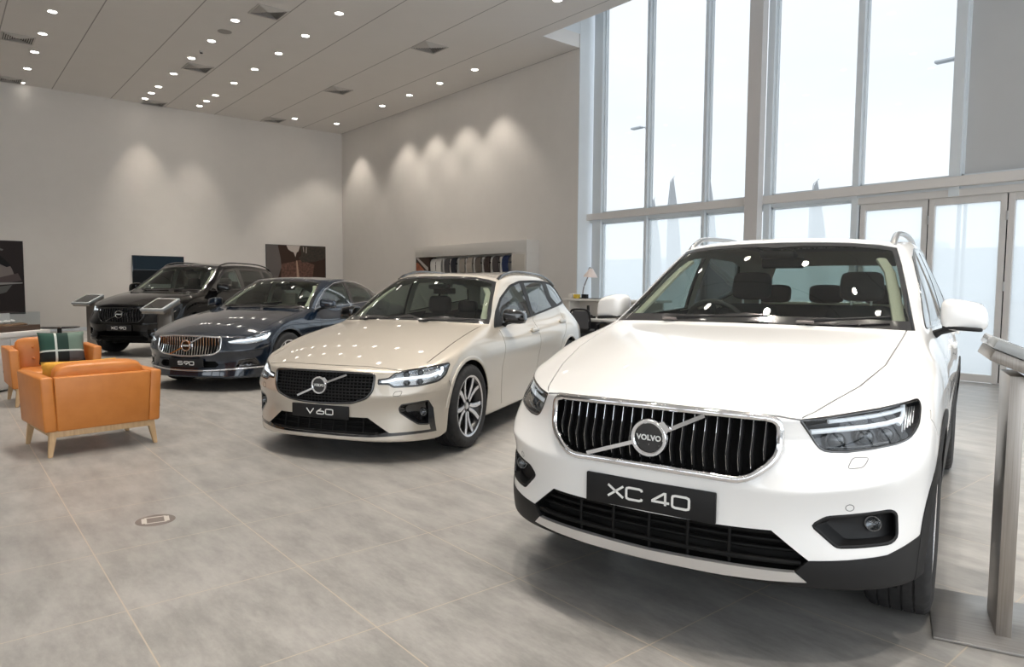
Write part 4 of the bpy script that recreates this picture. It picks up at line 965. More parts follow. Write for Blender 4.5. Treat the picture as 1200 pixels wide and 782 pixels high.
def mirror_maker(c, size, cap_m=None, low=.30, tilt=0.0):
    """door mirror: c = centre (x, y, z) of the left one; size (depth, width, height)"""
    def f(car, B, sg, PM):
        m = cap_m or PM; dx, dy, dz = size
        bm = bmesh.new(); bmesh.ops.create_cube(bm, size=2.16); bmesh.ops.subdivide_edges(bm, edges=bm.edges, cuts=1, use_grid_fill=True)
        def shape(v, lo):
            x, y, z = v
            k = 1 - (.30 if z > 0 else .05) * (y + 1) / 2           # lower towards the tip
            fx = x * (1 - .30 * max(0, x) * (y + 1) / 2)               # front sweeps back towards the tip
            return Vector((c[0] + dx / 2 * (fx - .25 * (y + 1) / 2 * (x + 1) / 2), (c[1] + dy / 2 * y * (1 - .10 * z * (1 if y > 0 else .0))) * 1.0, c[2] + dz / 2 * (z * k - .05 * y) + tilt * y * dy))
        for v in bm.verts: v.co = shape(v.co, 0)
        for v in bm.verts: v.co.y *= sg
        o = obj('door_mirror', bm, m, car, 180); md = o.modifiers.new('s', 'SUBSURF'); md.levels = md.render_levels = 2
        bm = bmesh.new(); bmesh.ops.create_cube(bm, size=2); bmesh.ops.subdivide_edges(bm, edges=bm.edges, cuts=2, use_grid_fill=True)
        for v in bm.verts: v.co = Vector((c[0] - dx * .06 + dx * .47 * v.co.x, (c[1] - .005 + dy * .46 * v.co.y), c[2] - dz * .43 + dz * .07 * v.co.z - .03 * v.co.y * dy)); v.co.y *= sg
        q = obj('mirror_underside', bm, BLACK, o, 180); md = q.modifiers.new('s', 'SUBSURF'); md.levels = md.render_levels = 1
        bm = bmesh.new(); y0 = B.hit('s', c[0] - .03, c[2] - dz * .62)[0].y - .01
        tube(bm, [(c[0] - .03, y0 * sg, c[2] - dz * .72), (c[0] - .01, (y0 * .55 + (c[1] - dy * .3) * .45) * sg, c[2] - dz * .58), (c[0], (c[1] - dy * .15) * sg, c[2] - dz * .42)], [.048, .036, .04], 10, flat=((0, 0, 1), .45)); obj('mirror_arm', bm, BLACK, o, 50)
        bm = bmesh.new(); box(bm, (c[0] - dx * .46, c[1] * sg, c[2] + .005), (.006, dy * .80, dz * .62), .002); obj('mirror_glass', bm, CHROME, o, 40)
    return f
# ================================================================== per-car details
def nose_xc40(car, B, cfg):
    headlights(car, B, cfg, cfg['hl'], [([(.548, .853), (.627, .861), (.71, .869), (.765, .877), (.806, .888)], .0095), ([(.600, .889), (.661, .897), (.731, .906), (.775, .914), (.806, .922)], .0075), ([(.806, .935), (.811, .905), (.806, .885), (.80, .872)], .008)],
               [(.63, .823, .030), (.715, .835, .027), (.775, .842, .024)])
    for sg in (1, -1):
        for q in range(5):                                # ribbed end of the lamp
            y = .815 + .007 * q; pts = [(p.x, p.y * sg, p.z) for p in B.path('f', [(y, .845 + .006 * q), (y, .925)], -.022)]
            if len(pts) > 1: bm = bmesh.new(); tube(bm, pts, .0028, 6); obj('lamp_rib', bm, LAMPIN, car, 60)
        pts = [(p.x, p.y * sg, p.z) for p in B.path('f', [(.60, .803), (.70, .806), (.78, .818)], -.03)]; bm = bmesh.new(); tube(bm, pts, .007, 8, flat=((0, 0, 1), .5)); obj('lamp_rib', bm, LAMPIN, car, 60)
    grille(car, B, cfg, cfg['gr'], .055, 21, [(0, -.022), (.30, -.012), (.58, .002), (.66, .002), (.85, -.012), (1, -.026)], .026, CHROME, ends=.405, back=DARK)
    cfg['bar_x'] = lambda y, z: B.hit('f', y, z)[0].x + .012
    emblem(car, B, (B.hit('f', 0, .79)[0].x + .004, .791), .0735, 0, ((-.262, .697), (.205, .896)), cfg)
    intake(car, B, cfg['it'], .07, [(.398, .010, .02), (.432, .008, .05), (.462, .008, .05), (.49, .008, .045)], vr=(-.30, -.15, 0, .15, .30))
    B.part('skid_plate', 'skid', SKID, car, off=.008, thick=.018)
    B.part('lower_bumper', 'lowblack', BLACK, car, off=.003, thick=.012)
    fog(car, B, cfg['fg'], .055, (.735, .532))
    for sg in (1, -1):
        bm = bmesh.new()
        if sg > 0: strip(B, bm, 'f', rounded([(.668, .769), (.716, .768), (.703, .737), (.657, .733)], .012), .003, .0008, sg=sg); obj('tow_eye_cover', bm, GAPG, car, 60)
        for (y, z) in ((.671, .601),):
            bm = bmesh.new(); strip(B, bm, 'f', circle_poly(y, z, .012, 16), .003, .001, sg=sg, sub=.1); obj('parking_sensor', bm, GAPG, car, 60)
def nose_xc90(car, B, cfg):
    headlights(car, B, cfg, cfg['hl'], [([(.46, .86), (.55, .865), (.65, .87), (.76, .88)], .013), ([(.76, .95), (.77, .88), (.76, .85)], .012)], [(.56, .90, .03), (.66, .84, .03)], drl=DRLON)
    grille(car, B, cfg, cfg['gr'], .05, 17, [(0, -.02), (.5, -.006), (1, -.03)], .020, GLOSS, ends=.42)
    cfg['bar_x'] = lambda y, z: B.hit('f', y, z)[0].x + .012
    emblem(car, B, (B.hit('f', 0, .79)[0].x + .004, .785), .078, 0, ((-.27, .66), (.28, .905)), cfg)
    intake(car, B, cfg['it'], .06, [(.33, .01, .02), (.38, .01, .03)])
    fog(car, B, cfg['fg'], .04, None, GLOSS)
def nose_v60(car, B, cfg):
    headlights(car, B, cfg, cfg['hl'], [([(.500, .628), (.548, .634), (.60, .648), (.70, .656), (.80, .668), (.842, .690)], .0115), ([(.838, .725), (.846, .700), (.840, .668)], .012)], [(.66, .685, .024), (.74, .698, .022), (.67, .625, .022), (.75, .632, .022)], drl=DRLON, inner=LAMPIN)
    grille(car, B, cfg, cfg['gr'], .045, 9, None, .018, GLOSS, bars='h', back=DARK)
    cfg['bar_x'] = lambda y, z: B.hit('f', y, z)[0].x + .010
    emblem(car, B, (B.hit('f', 0, .585)[0].x + .004, .585), .070, 0, ((-.205, .495), (.235, .675)), cfg)
    intake(car, B, cfg['it'], .06, [(.235, .008, .0), (.27, .006, .04), (.31, .006, .04)], vr=(-.36, -.22, -.11, 0, .11, .22, .36))
    B.part('bumper_trim', 'trimblack', GLOSS, car, off=.003, thick=.012)
    fog(car, B, cfg['fg'], .05, (.755, .385), GLOSS)
    for sg in (1, -1):
        bm = bmesh.new(); strip(B, bm, 'f', rounded([(.60, .555), (.65, .56), (.64, .525), (.59, .52)], .012), .003, .0008, sg=sg); obj('tow_eye_cover', bm, DARK, car, 60)
def nose_s90(car, B, cfg):
    headlights(car, B, cfg, cfg['hl'], [([(.545, .632), (.62, .645), (.72, .655), (.82, .672), (.862, .70)], .014), ([(.866, .735), (.872, .705), (.862, .665)], .015)], [(.70, .680, .024), (.78, .690, .022)], drl=DRLON, inner=LAMPIN)
    grille(car, B, cfg, cfg['gr'], .05, 23, [(0, -.004), (.5, -.022), (1, -.002)], .022, CHROME, ends=.43, sw=.013, back=DARK)
    cfg['bar_x'] = lambda y, z: B.hit('f', y, z)[0].x + .012
    emblem(car, B, (B.hit('f', 0, .575)[0].x + .004, .575), .073, 0, ((-.25, .462), (.21, .69)), cfg)
    intake(car, B, cfg['it'], .05, [(.32, .006, .03), (.36, .006, .03)])
    for s in (1, -1):
        bm = bmesh.new(); strip(B, bm, 'f', [(0, .263), (.15, .264), (.30, .268), (.453, .279), (.60, .288), (.70, .294), (.80, .300), (.862, .304)], .022, .007, closed=False, sg=s); obj('bumper_chrome', bm, CHROME, car, 60)
    fog(car, B, cfg['fg'], .03, None, GLOSS)
CARS = {}
CARS['xc40'] = dict(
  label='white compact SUV with chrome slatted grille, nearest the camera', paint=P_WHITE, R=.365, arch=.42, clad=.075, track=.785, tw=.235, rr=.255, lev=4, near=True, gap_m=GAPG, refl_m=LAMPDK, edge_k=.26,
  sill=[(-.35, .1), (-2.46, .1), (-2.46, .43), (-.35, .43)],
  hl=rounded([(.512, .897), (.575, .790), (.65, .788), (.716, .795), (.787, .807), (.825, .820), (.848, .860), (.847, .920), (.838, .944), (.80, .937), (.73, .926), (.658, .917), (.588, .907)], [.006, .03, 0, 0, 0, .02, .02, .02, .01, 0, 0, 0, 0], 3),
  gr=[(0, .910), (.15, .909), (.30, .906), (.405, .902)] + rounded([(.30, .906), (.452, .898), (.454, .765), (.355, .678), (.0, .684)], [0, .04, .05, .05, 0], 4)[1:-1] + [(.2, .682), (0, .684)],
  it=[(0, .505), (.26, .507), (.44, .510), (.558, .414), (.517, .370), (.26, .368), (0, .362)], fg=rounded([(.563, .536), (.604, .566), (.786, .581), (.802, .566), (.807, .485), (.791, .467), (.687, .464), (.638, .464)], .012, 2),
  dlo=rounded([(-.60, 1.165), (-.78, 1.275), (-1.03, 1.44), (-1.20, 1.535), (-1.45, 1.595), (-1.9, 1.615), (-2.4, 1.60), (-2.64, 1.565), (-2.82, 1.42), (-2.90, 1.30), (-2.5, 1.232), (-1.7, 1.185), (-1.1, 1.165)], [.0, .0, 0, .02, .03, 0, 0, .05, 0, .03, 0, 0, 0]),
  windows=[[(-.84, 1.19), (-.90, 1.30), (-1.08, 1.425), (-1.24, 1.515), (-1.47, 1.568), (-1.72, 1.583), (-1.72, 1.205), (-1.1, 1.185)], [(-1.83, 1.585), (-2.38, 1.578), (-2.60, 1.545), (-2.76, 1.42), (-2.82, 1.32), (-2.5, 1.255), (-1.83, 1.212)]],
  wglass=[GLASS_S, GLASS_D],
  gaps=dict(s=[[(-.70, 1.13), (-.72, 1.0), (-.72, .60), (-.66, .45)], [(-1.80, 1.17), (-1.78, .9), (-1.80, .45)], [(-2.88, 1.25), (-2.74, .98), (-2.52, .82), (-2.36, .55), (-2.34, .45)], [(.30, .80), (.34, .87), (.31, .90)]], t=[[(.80, .515), (.744, .545), (.435, .648), (.152, .706), (-.096, .722), (-.40, .736)]], f=[[(0, .9215), (.25, .9175), (.44, .9085), (.512, .899)]]),
  panels=dict(s=[('door_f', [(-.70, 1.16), (-.72, 1.0), (-.72, .60), (-.66, .43), (-1.80, .43), (-1.78, .9), (-1.80, 1.2)]), ('door_r', [(-1.80, 1.2), (-1.78, .9), (-1.80, .43), (-2.34, .43), (-2.36, .55), (-2.52, .82), (-2.74, .98), (-2.90, 1.27)])],
    t=[(1.1, -.05), (1.1, .47), (.80, .515), (.744, .545), (.435, .648), (.152, .706), (-.096, .722), (-.40, .736), (-.44, -.05)], bumper=[(1.2, .1), (.36, .1), (.36, .78), (.50, .80), (1.2, .80)]),
  bonnet_z=.88, rb_z=.72, roof_poly=[(-1.15, -.05), (-1.15, .555), (-3.05, .52), (-3.05, -.05)], belt=1.16, handles=[(-1.66, 1.02), (-2.56, 1.06)],
  mirror=mirror_maker((-.75, .955, 1.232), (.21, .185, .155)), rail=[(-1.17, -.012), (-1.29, .028), (-1.5, .05), (-2.2, .055), (-2.75, .042), (-2.95, -.01)], rail_y=lambda x: .592, rail_mat=SATIN,
  wipers=[((-.40, 1.178), (.12, 1.20)), ((.30, 1.182), (.66, 1.205))], cowl_c=(-.33, 1.115), hdr_c=(-1.05, 1.63), seat_z=.52, seat_x=-1.50, rear_x=-2.42, seat_up=.05, wheel_up=.112, cab_w=.36, dash_w=.70,
  plate=(.919, .566, .116), text='XC 40', tw_=(.064, .013), tspace=.030, nose=nose_xc40, sunroof=[(-1.42, -.05), (-1.42, .40), (-1.50, .44), (-2.45, .44), (-2.52, .40), (-2.52, -.05)],
  front=[])
c = CARS['xc40']; c['front'] = [('headlight', 'f', c['hl']), ('grille', 'f', c['gr'] + [(-.05, .684), (-.05, .91)]), ('intake', 'f', c['it'] + [(-.05, .362), (-.05, .505)]), ('skid', 'f', [(-.05, .362), (.26, .368), (.517, .370), (.552, .336), (.43, .330), (.26, .324), (-.05, .320)]), ('fogp', 'f', c['fg']),
  ('lowblack', 'f', [(-.05, .40), (.50, .40), (.560, .414), (.664, .419), (.783, .427), (.829, .447), (.868, .466), (.90, .53), (1.0, .60), (1.0, .1), (-.05, .1)])]
CARS['v60'] = dict(gap_w=.008, bezel=.015,
  label='champagne estate car with gloss black grille, second from the camera', paint=P_BEIGE, R=.352, arch=.388, track=.79, tw=.235, rr=.257, lev=3,
  hl=rounded([(.482, .641), (.484, .613), (.552, .613), (.588, .590), (.738, .596), (.839, .619), (.864, .661), (.861, .735), (.855, .743), (.798, .731), (.661, .709), (.592, .694), (.551, .651)], [.003, .003, .01, .015, 0, .03, .02, .01, .005, 0, 0, .01, .01], 3),
  gr=[(0, .692), (.15, .692), (.30, .689), (.38, .687)] + rounded([(.30, .689), (.452, .683), (.446, .560), (.40, .502), (.28, .462), (0, .449)], [0, .03, .03, .03, .03, 0], 4)[1:-1] + [(.14, .453), (0, .449)],
  it=[(0, .352), (.26, .353), (.40, .352), (.548, .246), (.44, .222), (.2, .224), (0, .224)], fg=rounded([(.619, .425), (.636, .451), (.797, .476), (.797, .292), (.737, .300), (.625, .392)], .01, 2),
  dlo=rounded([(-.71, .972), (-.92, 1.115), (-1.13, 1.235), (-1.49, 1.365), (-1.8, 1.41), (-2.3, 1.42), (-2.7, 1.415), (-3.05, 1.392), (-3.26, 1.33), (-3.42, 1.165), (-3.40, 1.15), (-2.7, 1.098), (-1.54, 1.008), (-1.10, .985)], [0, 0, 0, .05, .05, 0, 0, 0, .06, .02, 0, 0, 0, 0]),
  windows=[[(-.95, 1.0), (-1.02, 1.14), (-1.17, 1.228), (-1.50, 1.347), (-1.80, 1.390), (-1.82, 1.042), (-1.2, 1.006)], [(-1.93, 1.392), (-2.3, 1.40), (-2.60, 1.396), (-2.57, 1.21), (-2.68, 1.115), (-1.92, 1.052)], [(-2.80, 1.392), (-3.04, 1.372), (-3.22, 1.318), (-3.35, 1.175), (-2.95, 1.138), (-2.76, 1.23)]],
  wglass=[GLASS_S, GLASS_S, GLASS_S], dlo_mat=BLACK, trim=BLACK,
  gaps=dict(s=[[(-.80, .96), (-.80, .90), (-.72, .606), (-.785, .25)], [(-1.88, 1.02), (-1.82, .86), (-1.80, .58), (-1.84, .25)], [(-3.0, 1.11), (-2.86, .90), (-2.62, .74), (-2.52, .50), (-2.50, .25)], [(.38, .45), (.36, .55), (.38, .615)]], t=[[(.745, 0), (.735, .2), (.70, .38), (.67, .56), (.655, .62)], [(.463, .732), (.202, .75), (-.1, .75), (-.5, .742), (-.55, .75)]]),
  panels=dict(s=[('door_f', [(-.80, 1.0), (-.80, .90), (-.72, .606), (-.785, .23), (-1.84, .23), (-1.80, .58), (-1.82, .86), (-1.89, 1.06)]), ('door_r', [(-1.89, 1.06), (-1.82, .86), (-1.80, .58), (-1.84, .23), (-2.50, .23), (-2.52, .50), (-2.62, .74), (-2.86, .90), (-3.02, 1.15)])],
    t=[(.745, -.05), (.745, 0), (.735, .2), (.70, .38), (.67, .56), (.655, .62), (.56, .70), (.463, .732), (.202, .75), (-.1, .75), (-.5, .745), (-.62, .770), (-.62, -.05)], bumper=[(1.2, .1), (.36, .1), (.36, .62), (.60, .72), (1.2, .75)]),
  bonnet_z=.66, rb_z=.62, roof_poly=[(-1.33, -.05), (-1.33, .53), (-3.2, .5), (-3.2, -.05)], belt=1.0, handles=[(-1.70, .895), (-2.76, .94)],
  mirror=mirror_maker((-.955, .93, 1.072), (.19, .19, .135), GLOSS), rail=[(-1.38, -.005), (-1.52, .022), (-1.9, .032), (-2.7, .032), (-3.1, .02), (-3.25, -.005)], rail_y=lambda x: .575, rail_mat=GLOSS,
  wipers=[((-.45, 1.020), (.10, 1.04)), ((.22, 1.020), (.66, 1.03))], cowl_c=(-.50, .965), hdr_c=(-1.22, 1.42), seat_z=.32, seat_x=-1.60, rear_x=-2.52, seat_up=.02, cab_w=.36, dash_w=.68,
  plate=(.826, .382, .104), text='V 60', tspace=.012, tw_=(.066, .016), nose=nose_v60)
c = CARS['v60']; c['front'] = [('headlight', 'f', c['hl']), ('grille', 'f', c['gr'] + [(-.05, .449), (-.05, .692)]), ('intake', 'f', c['it'] + [(-.05, .224), (-.05, .352)]), ('fogp', 'f', c['fg']),
  ('trimblack', 'f', [(.797, .478), (.818, .417), (.830, .232), (.60, .216), (.44, .206), (-.05, .208), (-.05, .224), (.44, .222), (.548, .246), (.56, .238), (.804, .250), (.797, .292)])]
CARS['s90'] = dict(
  label='dark blue saloon with chrome slatted grille, beside the black SUV', paint=P_BLUE, R=.360, arch=.398, track=.80, tw=.245, rr=.255, lev=3, wdetail=False, wstyle=1, edge_k=.7, seat=SEATLT, lining=HEADL,
  hl=rounded([(.533, .636), (.576, .610), (.741, .599), (.836, .621), (.876, .655), (.879, .742), (.823, .728), (.726, .690), (.605, .652)], [.005, .01, 0, .02, .02, .01, .02, .01, 0], 3),
  gr=rounded([(0, .697), (.25, .696), (.468, .686), (.472, .525), (.385, .472), (.10, .446), (0, .444)], [0, 0, .035, .04, .05, 0, 0], 4),
  it=[(0, .385), (.40, .385), (.44, .340), (.40, .305), (0, .300)], fg=[(.66, .40), (.80, .42), (.835, .36), (.84, .315), (.62, .310)],
  dlo=rounded([(-.80, 1.0), (-1.03, 1.15), (-1.255, 1.275), (-1.6, 1.385), (-1.95, 1.415), (-2.3, 1.40), (-2.65, 1.345), (-2.95, 1.255), (-3.17, 1.16), (-3.2, 1.125), (-2.56, 1.083), (-1.52, 1.036)], [0, 0, 0, .05, .05, 0, 0, 0, .02, .01, 0, 0]),
  windows=[[(-1.05, 1.035), (-1.10, 1.16), (-1.29, 1.262), (-1.62, 1.368), (-1.88, 1.392), (-1.88, 1.068)], [(-1.99, 1.394), (-2.3, 1.378), (-2.60, 1.328), (-2.74, 1.29), (-2.74, 1.108), (-1.99, 1.073)], [(-2.80, 1.273), (-2.96, 1.228), (-3.11, 1.158), (-3.11, 1.136), (-2.80, 1.116)]],
  gaps=dict(s=[[(-.83, .99), (-.82, .90), (-.74, .60), (-.80, .25)], [(-1.94, 1.05), (-1.90, .86), (-1.88, .58), (-1.92, .25)], [(-3.04, 1.10), (-2.92, .90), (-2.68, .74), (-2.58, .50), (-2.56, .25)]], t=[[(.765, 0), (.755, .2), (.72, .38), (.69, .57), (.67, .63)], [(.46, .75), (.20, .77), (-.1, .77), (-.5, .758), (-.55, .765)]]),
  panels=dict(s=[('door_f', [(-.83, 1.02), (-.82, .90), (-.74, .60), (-.80, .23), (-1.92, .23), (-1.88, .58), (-1.90, .86), (-1.95, 1.08)]), ('door_r', [(-1.95, 1.08), (-1.90, .86), (-1.88, .58), (-1.92, .23), (-2.56, .23), (-2.58, .50), (-2.68, .74), (-2.92, .90), (-3.06, 1.14)])],
    t=[(.765, -.05), (.765, 0), (.755, .2), (.72, .38), (.69, .57), (.67, .63), (.46, .75), (.20, .77), (-.1, .77), (-.5, .762), (-.62, .785), (-.62, -.05)], bumper=[(1.2, .1), (.38, .1), (.38, .62), (.60, .72), (1.2, .75)]),
  bonnet_z=.66, rb_z=.62, roof_poly=[(-1.36, -.05), (-1.36, .53), (-2.75, .5), (-2.75, -.05)], belt=1.02, handles=[(-1.78, .93), (-2.82, .96)], trim=CHROME,
  mirror=mirror_maker((-.88, .985, 1.085), (.19, .19, .135)), wipers=[((-.45, 1.025), (.10, 1.045)), ((.22, 1.025), (.66, 1.035))], cowl_c=(-.50, .965), hdr_c=(-1.25, 1.42), seat_z=.32, seat_x=-1.62, rear_x=-2.60, cab_w=.37, dash_w=.68,
  plate=(.868, .355, .108), text='S 90', tspace=.010, tw_=(.066, .015), nose=nose_s90)
c = CARS['s90']; c['front'] = [('headlight', 'f', c['hl']), ('grille', 'f', c['gr'] + [(-.05, .444), (-.05, .697)]), ('intake', 'f', c['it'] + [(-.05, .30), (-.05, .385)]), ('fogp', 'f', c['fg'])]
CARS['xc90'] = dict(
  label='large black SUV furthest from the camera, beside the back wall', paint=P_BLACK, R=.385, arch=.43, track=.84, tw=.255, rr=.265, lev=3, wdetail=False, wstyle=1,
  hl=rounded([(.478, .915), (.49, .850), (.53, .815), (.80, .808), (.872, .840), (.888, .95), (.80, .950), (.65, .940)], .012, 3),
  gr=rounded([(0, .905), (.25, .903), (.455, .893), (.462, .74), (.375, .640), (0, .632)], [0, 0, .035, .04, .04, 0], 4),
  it=[(0, .40), (.45, .40), (.55, .34), (.50, .30), (0, .295)], fg=[(.62, .52), (.82, .55), (.85, .46), (.84, .40), (.66, .40)],
  dlo=rounded([(-.66, 1.215), (-.93, 1.405), (-1.28, 1.635), (-1.7, 1.695), (-2.5, 1.70), (-3.2, 1.665), (-3.5, 1.50), (-3.55, 1.36), (-2.6, 1.27), (-1.5, 1.225)], [0, 0, .06, .05, 0, .05, .05, .02, 0, 0]),
  windows=[[(-.90, 1.25), (-1.0, 1.40), (-1.34, 1.605), (-1.75, 1.66), (-1.80, 1.255)], [(-1.92, 1.664), (-2.75, 1.66), (-2.80, 1.312), (-1.92, 1.262)], [(-2.9, 1.655), (-3.18, 1.63), (-3.42, 1.48), (-3.46, 1.38), (-2.9, 1.325)]],
  wglass=[GLASS_S, GLASS_D, GLASS_D],
  gaps=dict(s=[[(-.76, 1.20), (-.78, 1.0), (-.74, .60), (-.70, .35)], [(-1.86, 1.24), (-1.85, .9), (-1.87, .35)], [(-3.2, 1.30), (-3.0, 1.0), (-2.68, .8), (-2.60, .5), (-2.58, .35)]], t=[[(.80, .54), (.43, .68), (.15, .74), (-.10, .76), (-.44, .77)]]),
  panels=dict(s=[('door_f', [(-.76, 1.23), (-.78, 1.0), (-.74, .60), (-.70, .33), (-1.87, .33), (-1.85, .9), (-1.86, 1.25)]), ('door_r', [(-1.86, 1.25), (-1.85, .9), (-1.87, .33), (-2.58, .33), (-2.60, .5), (-2.68, .8), (-3.0, 1.0), (-3.2, 1.32)])],
    t=[(1.1, -.05), (1.1, .49), (.80, .54), (.43, .68), (.15, .74), (-.10, .76), (-.44, .77), (-.48, -.05)], bumper=[(1.2, .1), (.38, .1), (.38, .78), (.50, .80), (1.2, .80)]),
  bonnet_z=.90, rb_z=.75, roof_poly=[(-1.28, -.05), (-1.28, .58), (-3.6, .55), (-3.6, -.05)], belt=1.22, handles=[(-1.72, 1.09), (-2.72, 1.13)],
  mirror=mirror_maker((-.86, 1.02, 1.285), (.21, .22, .165)), rail=[(-1.3, -.01), (-1.45, .035), (-1.8, .055), (-2.8, .055), (-3.3, .035), (-3.45, -.01)], rail_y=lambda x: .625, rail_mat=GLOSS,
  wipers=[((-.42, 1.225), (.12, 1.245)), ((.30, 1.228), (.68, 1.245))], cowl_c=(-.36, 1.165), hdr_c=(-1.2, 1.71), seat_z=.58, seat_x=-1.62, rear_x=-2.60, cab_w=.38, dash_w=.72,
  plate=(.898, .535, .112), text='XC 90', tspace=.026, tw_=(.060, .013), nose=nose_xc90)
c = CARS['xc90']; c['front'] = [('headlight', 'f', c['hl']), ('grille', 'f', c['gr'] + [(-.05, .632), (-.05, .905)]), ('intake', 'f', c['it'] + [(-.05, .295), (-.05, .40)]), ('fogp', 'f', c['fg'])]
SHAPES = dict(xc40=XC40, v60=V60, s90=S90, xc90=XC90)
for k in ('xc40', 'v60', 's90', 'xc90'): build_car(k, SHAPES[k], CARS[k])
# ================================================================== the showroom
H = 6.645; XB = -23.1; YR = 11.27; YG = 11.74; XE = 9.0; YF = -9.0; XJ = -11.3; YV = 10.15; HT = 9.6
WALL = noise_mat('wall_paint', (.71, .675, .635), (.725, .69, .65), 3, .85, .02, bscale=180)
WALLC = noise_mat('jamb_paint', (.74, .77, .79), (.76, .79, .81), 3, .8)
FRAME = mat('powder_coated_frame', (.70, .745, .775), .45)
FRAMED = mat('door_frame_paint', (.66, .64, .62), .45)
LEDGE = mat('transom_ledge_paint', (.72, .69, .665), .6)
STEELC = mat('column_paint', (.60, .575, .56), .6)
PANEL = noise_mat('spandrel_panel', (.50, .51, .515), (.52, .53, .535), 2, .5)
PANE = glass_mat('window_pane', (PT * .985, PT, PT * 1.01), .8)
def frosted():
    m = bpy.data.materials.new('frosted_film_pane'); m.use_nodes = True; n, l = nodes(m); n.remove(n['Principled BSDF']); out = n['Material Output']
    tr = n.new('ShaderNodeBsdfTransparent'); tr.inputs['Color'].default_value = (FT * .94, FT * .985, FT, 1)
    tl = n.new('ShaderNodeBsdfTranslucent'); tl.inputs['Color'].default_value = (FT * .94, FT * .985, FT, 1)
    gl = n.new('ShaderNodeBsdfGlossy'); gl.inputs['Roughness'].default_value = .02
    fr = n.new('ShaderNodeFresnel'); two_sided_fresnel(n, l, fr, 1.5); a = n.new('ShaderNodeMixShader'); a.inputs['Fac'].default_value = .72; b = n.new('ShaderNodeMixShader')
    l.new(tr.outputs[0], a.inputs[1]); l.new(tl.outputs[0], a.inputs[2]); l.new(fr.outputs[0], b.inputs['Fac']); l.new(a.outputs[0], b.inputs[1]); l.new(gl.outputs[0], b.inputs[2]); l.new(b.outputs[0], out.inputs['Surface'])
    return m
FROST = frosted()
def plane_mat(name, axis, period, offset, c, joint, jw, rough=.8, lumpy=.02):
    """surface with thin straight joints every `period` metres along one world axis"""
    m = noise_mat(name, c, tuple(q * (1 + lumpy) for q in c), 1.2, rough); n, l = nodes(m); b = n['Principled BSDF']
    base = b.inputs['Base Color'].links[0].from_socket
    tc = n.new('ShaderNodeTexCoord'); sp = n.new('ShaderNodeSeparateXYZ'); l.new(tc.outputs['Object'], sp.inputs[0])
    ad = n.new('ShaderNodeMath'); ad.operation = 'SUBTRACT'; ad.inputs[1].default_value = offset; l.new(sp.outputs[axis], ad.inputs[0])
    md = n.new('ShaderNodeMath'); md.operation = 'PINGPONG'; md.inputs[1].default_value = period / 2; l.new(ad.outputs[0], md.inputs[0])
    lt = n.new('ShaderNodeMath'); lt.operation = 'LESS_THAN'; lt.inputs[1].default_value = jw / 2; l.new(md.outputs[0], lt.inputs[0])
    mx = n.new('ShaderNodeMix'); mx.data_type = 'RGBA'; l.new(lt.outputs[0], mx.inputs[0]); l.new(base, mx.inputs[6]); mx.inputs[7].default_value = (*joint, 1); l.new(mx.outputs[2], b.inputs['Base Color'])
    return m
CEIL = plane_mat('ceiling_planks', 1, 1.425, 1.27, (.76, .73, .70), (.36, .34, .32), .022, .9)
